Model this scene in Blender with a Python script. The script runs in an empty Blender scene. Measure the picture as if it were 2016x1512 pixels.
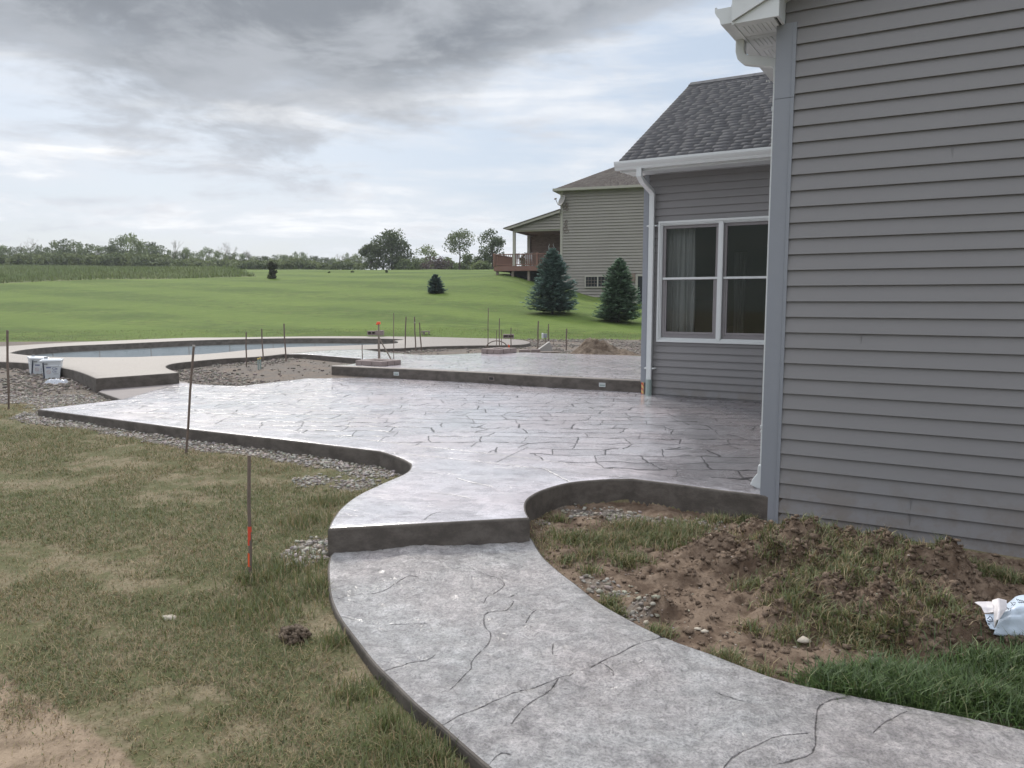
import bpy, math, random
import numpy as np
from mathutils import Vector
from mathutils.geometry import delaunay_2d_cdt
random.seed(7); R = np.random.default_rng(7)

# ------------------------------------------------------------------ camera, sky, sun, exposure
F = 1523.0; TH = math.atan(166 / 1523.0); H = 1.56
CT, ST = math.cos(TH), math.sin(TH)
sc = bpy.context.scene
sc.render.engine = 'CYCLES'
sc.view_settings.view_transform = 'Standard'; sc.view_settings.look = 'None'
sc.view_settings.exposure = 0.22; sc.view_settings.gamma = 1.0
cam = bpy.data.cameras.new('camera'); camo = bpy.data.objects.new('camera', cam)
sc.collection.objects.link(camo); sc.camera = camo
cam.sensor_fit = 'HORIZONTAL'; cam.sensor_width = 36.0; cam.lens = 36.0 * F / 2016.0
cam.clip_start = 0.05; cam.clip_end = 3000
camo.location = (0, 0, H); camo.rotation_euler = (math.pi / 2 - TH, 0, 0)

class NT:
    """small node-tree writer"""
    def __init__(s, tree): s.t = tree; tree.nodes.clear()
    def n(s, typ, props=None, **ins):
        nd = s.t.nodes.new(typ)
        for k, v in (props or {}).items(): setattr(nd, k, v)
        for k, v in ins.items():
            key = int(k[1:]) if k[0] == 'i' and k[1:].isdigit() else k.replace('_', ' ')
            s.put(nd.inputs[key], v)
        return nd
    def put(s, sock, v):
        if isinstance(v, bpy.types.NodeSocket): s.t.links.new(v, sock)
        elif isinstance(v, bpy.types.Node): s.t.links.new(v.outputs[0], sock)
        else:
            if isinstance(v, (tuple, list)) and len(v) == 3 and len(sock.default_value) == 4: v = (*v, 1)
            sock.default_value = v
    def m(s, op, a, b=0.0, c=0.0, clamp=False):
        nd = s.t.nodes.new('ShaderNodeMath'); nd.operation = op; nd.use_clamp = clamp
        s.put(nd.inputs[0], a); s.put(nd.inputs[1], b); s.put(nd.inputs[2], c); return nd.outputs[0]
    def mix(s, f, a, b, mode='MIX'):
        nd = s.t.nodes.new('ShaderNodeMix'); nd.data_type = 'RGBA'; nd.blend_type = mode
        s.put(nd.inputs[0], f); s.put(nd.inputs[6], a); s.put(nd.inputs[7], b); return nd.outputs[2]
    def rng(s, v, a, b, c=0.0, d=1.0, smooth=True):
        nd = s.t.nodes.new('ShaderNodeMapRange'); nd.interpolation_type = 'SMOOTHSTEP' if smooth else 'LINEAR'
        for i, q in enumerate((v, a, b, c, d)): s.put(nd.inputs[i], q)
        return nd.outputs[0]
    def noise(s, vec, scale, detail=4, rough=0.55, dist=0.0):
        nd = s.n('ShaderNodeTexNoise', Scale=scale, Detail=detail, Roughness=rough, Distortion=dist)
        if vec is not None: s.put(nd.inputs['Vector'], vec)
        return nd.outputs['Fac']
    def xyz(s, v): nd = s.n('ShaderNodeSeparateXYZ', i0=v); return nd.outputs
    def com(s, x, y, z=0.0): return s.n('ShaderNodeCombineXYZ', i0=x, i1=y, i2=z).outputs[0]
    def attr(s, name, out='Fac'): return s.n('ShaderNodeAttribute', {'attribute_name': name}).outputs[out]

SUN_EL, SUN_AZ = math.radians(38), math.radians(-24)      # azimuth from +Y, negative = left of the view
w = bpy.data.worlds.new('World'); sc.world = w; w.use_nodes = True
t = NT(w.node_tree)
sky = t.n('ShaderNodeTexSky', {'sky_type': 'NISHITA', 'sun_disc': False, 'sun_elevation': SUN_EL,
    'sun_rotation': SUN_AZ, 'air_density': 1.0, 'dust_density': 2.0, 'ozone_density': 1.0})
D = t.n('ShaderNodeTexCoord').outputs['Generated']
dx, dy, dz = t.xyz(D)[:]
zp = t.m('MAXIMUM', dz, 0.0)
inv = t.m('DIVIDE', 1.0, t.m('ADD', zp, 0.16))
q = t.com(t.m('MULTIPLY', dx, inv), t.m('MULTIPLY', dy, inv), t.m('MULTIPLY', zp, 2.0))
n1 = t.noise(q, 0.9, 8, 0.58, 0.25)
n2 = t.noise(q, 2.5, 8, 0.60, 0.3)
q3 = t.com(t.m('MULTIPLY', dx, 2.2), t.m('MULTIPLY', dy, 2.2), t.m('MULTIPLY', zp, 15.0))
n3 = t.noise(q3, 1.6, 8, 0.58, 0.35)
blue = t.mix(0.22, (4.9, 5.8, 7.0), sky.outputs[0])
# thin pale veil over the blue
veil = t.rng(t.m('ADD', t.m('MULTIPLY', n3, 0.75), t.m('MULTIPLY', n2, 0.25)), 0.40, 0.60)
col = t.mix(t.m('MULTIPLY', veil, 0.85), blue, (7.1, 7.45, 8.0))
brt = t.rng(t.m('ADD', t.m('MULTIPLY', n3, 0.6), t.m('MULTIPLY', n2, 0.4)), 0.50, 0.66)
lefty = t.rng(dx, 0.25, -0.45)
col = t.mix(t.m('MULTIPLY', brt, t.m('ADD', 0.25, t.m('MULTIPLY', lefty, 0.65))), col, (10.0, 10.0, 10.0))
# mid grey cloud
mid = t.rng(t.m('ADD', t.m('ADD', t.m('MULTIPLY', n2, 0.6), t.m('MULTIPLY', n1, 0.5)), t.m('MULTIPLY', zp, 0.35)), 0.60, 0.74)
col = t.mix(t.m('MULTIPLY', mid, 0.6), col, (5.6, 5.85, 6.4))
# the heavy dark bank, lower on the left
hh = t.m('MAXIMUM', t.m('ADD', dx, 0.12), 0.0)
edge = t.m('ADD', 0.195, t.m('MULTIPLY', hh, 0.42))
edge = t.m('ADD', edge, t.m('MULTIPLY', t.m('MAXIMUM', t.m('SUBTRACT', -0.42, dx), 0.0), 0.20))
nn = t.m('SUBTRACT', t.m('ADD', t.m('MULTIPLY', n1, 0.5), t.m('MULTIPLY', n2, 0.5)), 0.5)
bank = t.rng(t.m('ADD', t.m('SUBTRACT', zp, edge), t.m('MULTIPLY', nn, 0.50)), -0.03, 0.085)
bank = t.m('MULTIPLY', bank, t.rng(zp, 0.55, 0.40))
front = t.rng(dy, 0.1, 0.5)
bank = t.m('MULTIPLY', bank, front)
dark = t.mix(t.rng(n2, 0.38, 0.62), (2.15, 2.35, 2.65), (4.0, 4.25, 4.65))
col = t.mix(t.m('MULTIPLY', bank, 0.93), col, dark)
# overcast dome: brighter towards the zenith and behind the viewer
up = t.rng(zp, 0.40, 0.75)
col = t.mix(up, col, (14.5, 15.2, 16.6))
bk = t.m('MULTIPLY', t.rng(dy, -0.1, -0.6), t.rng(zp, 0.05, 0.3))
col = t.mix(t.m('MULTIPLY', bk, 0.7), col, (10.0, 10.4, 11.3))
col = t.mix(t.m('MULTIPLY', t.m('MULTIPLY', t.rng(dy, -0.05, -0.35), t.rng(t.m('ADD', dz, t.m('MULTIPLY', t.m('SUBTRACT', n2, 0.5), 0.25)), 0.20, 0.10)), 0.85), col, (1.9, 2.2, 1.8))
col = t.mix(t.rng(dz, -0.002, -0.05), col, (1.0, 1.1, 0.8))
bg = t.n('ShaderNodeBackground', Color=col, Strength=0.1)
t.n('ShaderNodeOutputWorld', Surface=bg)
sun = bpy.data.lights.new('sun', 'SUN'); sun.energy = 1.9; sun.angle = math.radians(12); sun.color = (1, 0.95, 0.86)
suno = bpy.data.objects.new('sun', sun); sc.collection.objects.link(suno)
sd = Vector((math.sin(SUN_AZ) * math.cos(SUN_EL), math.cos(SUN_AZ) * math.cos(SUN_EL), math.sin(SUN_EL)))
suno.rotation_euler = (-sd).to_track_quat('-Z', 'Y').to_euler()

# ------------------------------------------------------------------ sight lines used to survey the place
def ray(x, y):
    u = (x - 1008) / F; v = (756 - y) / F
    return np.array([u, CT + v * ST, -ST + v * CT])
def at(x, y, z):
    d = ray(x, y); k = (z - H) / d[2]; return d * k + [0, 0, H]
def atD(x, y, Y):
    d = ray(x, y); return d * (Y / d[1]) + [0, 0, H]
def onpl(x, y, P, n):
    d = ray(x, y); k = ((P - np.array([0, 0, H])) @ n) / (d @ n); return d * k + [0, 0, H]
def rowz(y, Y):
    v = (756 - y) / F; return H + Y * (-ST + v * CT) / (CT + v * ST)

# ------------------------------------------------------------------ helpers
COL = sc.collection
MATS = {}
def mat(name, build):
    m = bpy.data.materials.new(name); m.use_nodes = True
    t = NT(m.node_tree); out = build(t)
    o = t.t.nodes.new('ShaderNodeOutputMaterial'); t.t.links.new(out.outputs[0] if isinstance(out, bpy.types.Node) else out, o.inputs[0])
    MATS[name] = m; return m
def pbsdf(t, col, rough=0.6, bump=None, bstr=0.3, bdist=0.01, **kw):
    p = t.n('ShaderNodeBsdfPrincipled'); t.put(p.inputs['Base Color'], col); t.put(p.inputs['Roughness'], rough)
    for k, v in kw.items(): t.put(p.inputs[k.replace('_', ' ')], v)
    if bump is not None:
        b = t.n('ShaderNodeBump', Strength=bstr, Distance=bdist, Height=bump); t.put(p.inputs['Normal'], b.outputs[0])
    return p
def simple(name, c, rough=0.6, var=0.15, scale=8.0, bump=0.1, bd=0.005, metallic=0.0, coat=0.0):
    def f(t):
        P = t.n('ShaderNodeTexCoord').outputs['Object']
        a = t.noise(P, scale, 5); b = t.noise(P, scale * 9, 3)
        k = t.m('ADD', 1 - var, t.m('MULTIPLY', t.m('ADD', a, b), var))
        cc = t.mix(1.0, c, t.com(k, k, k), 'MULTIPLY')
        return pbsdf(t, cc, rough, b, bump, bd, Metallic=metallic, Coat_Weight=coat)
    return mat(name, f)

def tag(o, label=None, cat=None, group=None, kind=None):
    if label: o['label'] = label
    if cat: o['category'] = cat
    if group: o['group'] = group
    if kind: o['kind'] = kind
    return o
def empty(name, loc, rz=0):
    o = bpy.data.objects.new(name, None); COL.objects.link(o); o.location = loc; o.rotation_euler = (0, 0, rz)
    o.empty_display_size = 0.2; return o
class MB:
    def __init__(s): s.v = []; s.f = []
    def add(s, vs, fs):
        k = len(s.v); s.v += [tuple(map(float, p)) for p in vs]; s.f += [tuple(i + k for i in f) for f in fs]; return s
    def box(s, c, sz, ax=None):
        ax = ax or ((1, 0, 0), (0, 1, 0), (0, 0, 1)); c = np.array(c, float)
        X, Y, Z = [np.array(a, float) * h / 2 for a, h in zip(ax, sz)]
        vs = [c + i * X + j * Y + k * Z for k in (-1, 1) for j in (-1, 1) for i in (-1, 1)]
        return s.add(vs, [(0, 2, 3, 1), (4, 5, 7, 6), (0, 1, 5, 4), (2, 6, 7, 3), (0, 4, 6, 2), (1, 3, 7, 5)])
    def tube(s, pts, r, n=8, cap=True):
        pts = [np.array(p, float) for p in pts]; rs = r if hasattr(r, '__len__') else [r] * len(pts)
        vs = []; fs = []
        for i, p in enumerate(pts):
            d = pts[min(i + 1, len(pts) - 1)] - pts[max(i - 1, 0)]; d = d / (np.linalg.norm(d) + 1e-9)
            a = np.cross(d, [0, 0, 1.0]);
            if np.linalg.norm(a) < 0.05: a = np.cross(d, [0, 1.0, 0])
            a /= np.linalg.norm(a); b = np.cross(d, a)
            vs += [p + rs[i] * (math.cos(2 * math.pi * k / n) * a + math.sin(2 * math.pi * k / n) * b) for k in range(n)]
        for i in range(len(pts) - 1):
            for k in range(n):
                fs.append((i * n + k, i * n + (k + 1) % n, (i + 1) * n + (k + 1) % n, (i + 1) * n + k))
        if cap: fs += [tuple(range(n))[::-1], tuple(range((len(pts) - 1) * n, len(pts) * n))]
        return s.add(vs, fs)
    def sweep(s, prof, org, uax, vax, wax, w0, w1):
        """closed 2-D profile (u,v) extruded along wax from w0 to w1"""
        n = len(prof); o = np.array(org, float); u = np.array(uax, float); v = np.array(vax, float); w_ = np.array(wax, float)
        vs = [o + a * u + b * v + ww * w_ for ww in (w0, w1) for a, b in prof]
        fs = [(i, (i + 1) % n, n + (i + 1) % n, n + i) for i in range(n)] + [tuple(range(n))[::-1], tuple(range(n, 2 * n))]
        return s.add(vs, fs)
    def rect(s, path, hw, hd, side):
        """rectangular duct along a path; side = unit vector of its width"""
        side = np.array(side, float); path = [np.array(p, float) for p in path]; vs = []; fs = []
        for i, p in enumerate(path):
            d = path[min(i + 1, len(path) - 1)] - path[max(i - 1, 0)]; d /= np.linalg.norm(d)
            nrm = np.cross(d, side); nrm /= np.linalg.norm(nrm)
            vs += [p + hw * side + hd * nrm, p - hw * side + hd * nrm, p - hw * side - hd * nrm, p + hw * side - hd * nrm]
        for i in range(len(path) - 1):
            for k in range(4): fs.append((4 * i + k, 4 * i + (k + 1) % 4, 4 * i + 4 + (k + 1) % 4, 4 * i + 4 + k))
        fs += [(3, 2, 1, 0), tuple(4 * (len(path) - 1) + k for k in range(4))]
        return s.add(vs, fs)
    def build(s, name, m, parent=None, org=(0, 0, 0), smooth=False, bevel=0):
        me = bpy.data.meshes.new(name)
        o3 = np.array(org, float)
        me.from_pydata([tuple(np.array(p) - o3) for p in s.v], [], s.f); me.materials.append(m)
        if smooth: me.polygons.foreach_set('use_smooth', [True] * len(me.polygons))
        o = bpy.data.objects.new(name, me); COL.objects.link(o)
        if parent is not None: o.parent = parent
        else: o.location = org
        if bevel:
            b = o.modifiers.new('bevel', 'BEVEL'); b.width = bevel; b.segments = 2; b.limit_method = 'ANGLE'
        return o
def npmesh(name, V, Fc, m, parent=None, k=3, cols=None, smooth=False, attrs=None):
    """fast mesh from arrays; Fc (n,k)"""
    me = bpy.data.meshes.new(name); V = np.asarray(V, np.float32); Fc = np.asarray(Fc, np.int32)
    me.vertices.add(len(V)); me.vertices.foreach_set('co', V.ravel())
    me.loops.add(Fc.size); me.loops.foreach_set('vertex_index', Fc.ravel())
    me.polygons.add(len(Fc)); me.polygons.foreach_set('loop_start', np.arange(0, Fc.size, Fc.shape[1], dtype=np.int32))
    me.polygons.foreach_set('loop_total', np.full(len(Fc), Fc.shape[1], np.int32))
    if smooth: me.polygons.foreach_set('use_smooth', np.ones(len(Fc), bool))
    me.update(calc_edges=True); me.materials.append(m)
    if cols is not None:
        a = me.color_attributes.new('tint', 'FLOAT_COLOR', 'POINT')
        c4 = np.ones((len(V), 4), np.float32); c4[:, :3] = cols; a.data.foreach_set('color', c4.ravel())
    for kk, vv in (attrs or {}).items():
        a = me.attributes.new(kk, 'FLOAT', 'POINT'); a.data.foreach_set('value', np.asarray(vv, np.float32))
    o = bpy.data.objects.new(name, me); COL.objects.link(o)
    if parent is not None: o.parent = parent
    return o

def vnoise(x, y, seed=0):
    xi = np.floor(x).astype(np.int64); yi = np.floor(y).astype(np.int64); fx = x - xi; fy = y - yi
    fx = fx * fx * (3 - 2 * fx); fy = fy * fy * (3 - 2 * fy)
    def h(a, b):
        n = (a * 374761393 + b * 668265263 + seed * 982451653) & 0x7fffffff
        n = ((n ^ (n >> 13)) * 1274126177) & 0x7fffffff; n = n ^ (n >> 16); return (n & 0xffff) / 65535.0
    return (h(xi, yi) * (1 - fx) + h(xi + 1, yi) * fx) * (1 - fy) + (h(xi, yi + 1) * (1 - fx) + h(xi + 1, yi + 1) * fx) * fy
def fbm(x, y, sc_, oct=4, seed=0):
    s = 0; a = 0.5; tot = 0
    for i in range(oct):
        s = s + a * vnoise(x * sc_, y * sc_, seed + i * 17); tot += a; a *= 0.5; sc_ *= 2.03
    return s / tot
def sstep(x, a, b): k = np.clip((x - a) / (b - a), 0, 1); return k * k * (3 - 2 * k)
def inpoly(x, y, P):
    r = np.zeros(np.shape(x), bool); n = len(P)
    for i in range(n):
        x0, y0 = P[i][:2]; x1, y1 = P[(i + 1) % n][:2]
        if y0 == y1: continue
        c = ((y0 > y) != (y1 > y)) & (x < (x1 - x0) * (y - y0) / (y1 - y0) + x0); r ^= c
    return r
def seglen(x, y, L, closed=False):
    d = np.full(np.shape(x), 1e9); n = len(L)
    for i in range(n if closed else n - 1):
        a = np.array(L[i][:2]); b = np.array(L[(i + 1) % n][:2]); e = b - a
        k = np.clip(((x - a[0]) * e[0] + (y - a[1]) * e[1]) / (e @ e + 1e-12), 0, 1)
        d = np.minimum(d, np.hypot(x - a[0] - k * e[0], y - a[1] - k * e[1]))
    return d
def catmull(P, n=6):
    P = [np.array(p, float) for p in P]; out = []
    for i in range(len(P) - 1):
        p0 = P[max(i - 1, 0)]; p1 = P[i]; p2 = P[i + 1]; p3 = P[min(i + 2, len(P) - 1)]
        for k in range(n):
            s = k / n
            out.append(0.5 * ((2 * p1) + (-p0 + p2) * s + (2 * p0 - 5 * p1 + 4 * p2 - p3) * s * s + (-p0 + 3 * p1 - 3 * p2 + p3) * s ** 3))
    out.append(P[-1]); return out
def px(L, z): return [at(x, y, z)[:2] for x, y in L]
def cpx(L, z, n=6): return catmull(px(L, z), n)

# ------------------------------------------------------------------ outlines of the concrete work (surveyed)
ZP, ZR = 0.155, 0.33
AX = np.array([0.86223715, -0.50650479, 0]); BX = np.array([0.50650479, 0.86223715, 0]); UZ = np.array([0, 0, 1.0])
C0 = at(1504, 973, ZP); C0[2] = 0
W0 = C0 - 2.93 * AX + 5.22 * BX
def HP(a, b, z): return C0 + a * AX + b * BX + z * UZ

walk_L = cpx([(649, 1094), (645, 1117), (648, 1168), (666, 1214), (697, 1257), (736, 1307), (775, 1346), (813, 1384), (868, 1431), (929, 1485), (990, 1535), (1100, 1610), (1300, 1720)], 0, 5)
walk_R = cpx([(1049, 1062), (1069, 1094), (1100, 1123), (1138, 1152), (1177, 1183), (1223, 1210), (1278, 1239), (1336, 1264), (1400, 1286), (1471, 1313.6), (1543, 1338.6), (1650, 1362), (1757, 1383), (1900, 1410), (2016, 1435), (2200, 1475), (2500, 1540)], 0, 5)
back1 = at(700, 1040, 0)[:2]; back2 = at(1020, 1025, 0)[:2]
walk = walk_L + [np.array([1.9, 1.2]), np.array([3.2, 1.2])] + walk_R[::-1] + [back2, back1]
pat_left = px([(74, 806), (372, 845), (560, 866), (747.5, 888.5)], ZP)
pat_curveL = cpx([(747.5, 888.5), (782, 900), (804, 911), (808, 918), (798, 931), (753, 951), (705, 974), (672.5, 998), (654, 1022), (645, 1041)], ZP, 6)
pat_step = px([(645, 1041), (1043, 1019.5)], ZP)
pat_curveR = cpx([(1043, 1019.5), (1036, 1005), (1036, 990), (1047, 977), (1074, 963.5), (1125, 950), (1194, 944), (1246, 943)], ZP, 6)
pat_edgeR = px([(1246, 943), (1330, 953), (1417, 965), (1504, 975)], ZP)
pat_back = [HP(1.5, 0.3, 0)[:2], HP(1.5, 6.5, 0)[:2], HP(-2.6, 6.5, 0)[:2]] + px([(1240, 750), (900, 733), (665, 727), (652.5, 738.5), (586, 747), (523, 754), (470, 760), (400, 757), (355, 753)], ZP) + px([(240, 786)], ZP)
patio = pat_left + pat_curveL[1:] + pat_step[1:] + pat_curveR[1:] + pat_edgeR[1:] + pat_back
pad = px([(193, 771), (240, 787.5), (362, 762), (372, 752), (300, 745), (230, 752)], ZP - 0.012)

pool_far = cpx([(18.6, 695), (50, 688), (124, 681.5), (248, 676), (372, 670.5), (500, 667), (586, 665.8), (669, 665.8), (752, 666.5), (794, 668.2), (775, 670.6)], ZR, 5)
pool_near = cpx([(775, 670.6), (783, 673), (769, 676.7), (661, 680.8), (573, 683.3), (492, 688.5), (440, 693.8), (384, 698), (310, 701), (248, 703), (124, 703), (62, 700), (18.6, 695)], ZR, 5)
pool = pool_far + pool_near[1:-1]
sharedL = px([(559, 697), (573, 696)], ZR) + cpx([(573, 696), (620, 691.5), (669, 688.5), (717, 687.5)], ZR, 4)[1:]
pitR = cpx([(717, 687.5), (776, 686), (817, 684), (850, 682), (930, 680.2), (982, 679.7), (1024, 678.6), (1039, 676.6), (1044, 674.3), (1039, 671.5), (1024, 669), (992, 667), (930, 665.4), (860, 663.6), (760, 662.3), (648, 662), (540, 663), (440, 664.4), (372, 664.9), (248, 669.6), (124, 675), (0, 682), (-150, 692), (-200, 700), (-150, 708), (0, 712.3), (57, 715.5), (119, 724), (154, 731.6), (188.5, 745)], ZR, 5)
deckfront = px([(188.5, 745), (352, 733.6)], ZR)
deckin = cpx([(352, 733.6), (332, 726), (327.5, 721), (340, 716), (372, 712), (440, 706), (511, 702), (559, 697)], ZR, 5)
deck = sharedL + pitR[1:] + deckfront[1:] + deckin[1:-1]
rfront = px([(652.5, 721), (700, 723), (820, 728), (963, 735), (1106, 743), (1262, 750.5)], ZR)
rP1 = rfront[-1] + 2.5 * AX[:2]; rbk = px([(1262, 700.6)], ZR)[0]
rback = cpx([(1262, 700.6), (1106, 695.7), (1020, 693.6), (946, 694.5), (879, 698), (820, 698), (777.5, 695), (744, 691.5), (717, 687.6)], ZR, 4)
rleft = px([(559, 697.2)], ZR) + cpx([(559, 697.2), (600, 697.5), (650, 701.5), (711, 706)], ZR, 4)[1:] + px([(709, 713), (690, 717.3), (652.5, 719.6)], ZR)
raised = rfront + [rP1, rbk + 3.5 * AX[:2]] + rback + [p for p in sharedL[::-1][1:-1]] + rleft

# ------------------------------------------------------------------ terrain heights
TD = np.array([0, 3, 6, 8, 12, 15, 18, 22, 26.])
TZ = np.array([-.065, -.06, -.02, .03, .09, .19, .235, .25, .26])
DD = np.array([26, 30, 34, 38, 42, 46, 50, 56, 64, 74, 90, 120.])
TU = np.array([-.8, -.33, -.1, -.015, .063, .11, .17, .5])
TY = np.array([
 [668, 645, 625, 608, 594, 582, 571, 556, 546, 538, 529, 522],
 [663, 640, 618, 600, 584, 570, 558, 546, 536, 532, 532, 533],
 [662, 635, 612, 594, 577, 563, 551, 540, 533, 531, 532, 534],
 [664, 640, 618, 596, 575, 556, 542, 536, 532, 531, 532, 534],
 [666, 641, 617, 603, 590, 578, 566, 556, 550, 545, 542, 540],
 [667, 643, 621, 608, 598, 590, 583, 578, 573, 568, 560, 552],
 [668, 646, 628, 617, 608, 602, 595, 590, 585, 580, 570, 560],
 [668, 650, 640, 633, 628, 624, 620, 616, 612, 606, 596, 580.]])
MOUNDS = [(1590, 1100, .20, .38, .30), (1730, 1128, .20, .34, .30), (1880, 1150, .19, .2, .2), (1640, 1190, .15, .3, .22), (1450, 1100, .12, .26, .2),
          (1810, 1230, .16, .34, .22), (1290, 1190, .07, .12, .1), (1540, 1060, .14, .22, .15), (1700, 1215, .08, .25, .15), (1330, 1110, .04, .2, .15), (1890, 1185, .09, .13, .14)]
MP = [(at(a, b, 0)[:2], h * .86, r1 * 1.25, r2 * 1.3) for a, b, h, r1, r2 in MOUNDS]
soil_poly = [p for p in walk_R] + [np.array([3.6, 2.0]), HP(4.5, -.05, 0)[:2], HP(0, -.05, 0)[:2]] + pat_edgeR[::-1] + pat_curveR[::-1]
def ground_z(x, y):
    x = np.asarray(x, float); y = np.asarray(y, float)
    z = np.interp(y, TD, TZ)
    u = x / np.maximum(y, 1); ys = np.zeros(x.shape)
    ui = np.clip(np.searchsorted(TU, u) - 1, 0, len(TU) - 2); fu = np.clip((u - TU[ui]) / (TU[ui + 1] - TU[ui]), 0, 1); fu = fu * fu * (3 - 2 * fu)
    di = np.clip(np.searchsorted(DD, y) - 1, 0, len(DD) - 2); fd = np.clip((y - DD[di]) / (DD[di + 1] - DD[di]), 0, 1)
    yy = (TY[ui, di] * (1 - fd) + TY[ui, di + 1] * fd) * (1 - fu) + (TY[ui + 1, di] * (1 - fd) + TY[ui + 1, di + 1] * fd) * fu
    v = (756 - yy) / F; zf = H + np.minimum(y, 120) * (-ST + v * CT) / (CT + v * ST)
    k = sstep(y, 25, 28.5); z = z * (1 - k) + zf * k
    z = z + (fbm(x, y, .12, 3, 5) - .5) * .25 * sstep(y, 30, 60)
    near = 1 - sstep(y, 11, 16)
    # left lawn: gentle unevenness
    z = z + (fbm(x, y, 1.1, 4, 3) - .5) * .05 * near * (1 - sstep(y, 26, 28)) + (fbm(x, y, 6, 3, 9) - .5) * .02 * near
    # dug soil and mounds beside the house
    inb = (y < 9) & (x > 0) & (y > 1.5)
    if inb.any():
        xs, ys_ = x[inb], y[inb]; m = np.zeros(xs.shape)
        for p, h, r1, r2 in MP:
            dd = (xs - p[0]) * AX[0] + (ys_ - p[1]) * AX[1]; ee = (xs - p[0]) * BX[0] + (ys_ - p[1]) * BX[1]
            g = np.exp(-(dd / r1) ** 2 - (ee / r2) ** 2); m = np.maximum(m, h * g) + .25 * np.minimum(m, h * g)
        s = inpoly(xs, ys_, soil_poly); dw = seglen(xs, ys_, walk_R); lump = fbm(xs, ys_, 7, 4, 21) - .5
        ridg = np.abs(fbm(xs, ys_, 16, 3, 31) - .5)
        fl = np.abs(fbm(xs, ys_, 30, 3, 37) - .5); m = m * .92
        m = m * (1 + lump * 1.3) + (.10 * lump + .10 * (.12 - ridg) + .06 * (.12 - fl)) * sstep(m, 0.0, .07) + lump * .06 + (.1 - fl) * .045
        m = m * sstep(dw, .02, .22) - .012 - .05 * (1 - sstep(dw, 0, .05)) * 0
        zz = z[inb]; zz[s] = (-.03 + m[s]); z[inb] = zz
    # pits left open between the slabs
    return z
def ground_full(x, y):
    z = ground_z(x, y)
    pr = (y > 15) & (y < 26) & (x < 0)
    if pr.any():
        xs, ys = x[pr], y[pr]; ins = inpoly(xs, ys, pool); d = seglen(xs, ys, pool, True); zz = z[pr]
        dep = np.where(ins, 1.0, 1 - sstep(d, .12, .5)); zz = zz * (1 - dep) + dep * -1.25; z[pr] = zz
    return z

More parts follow.
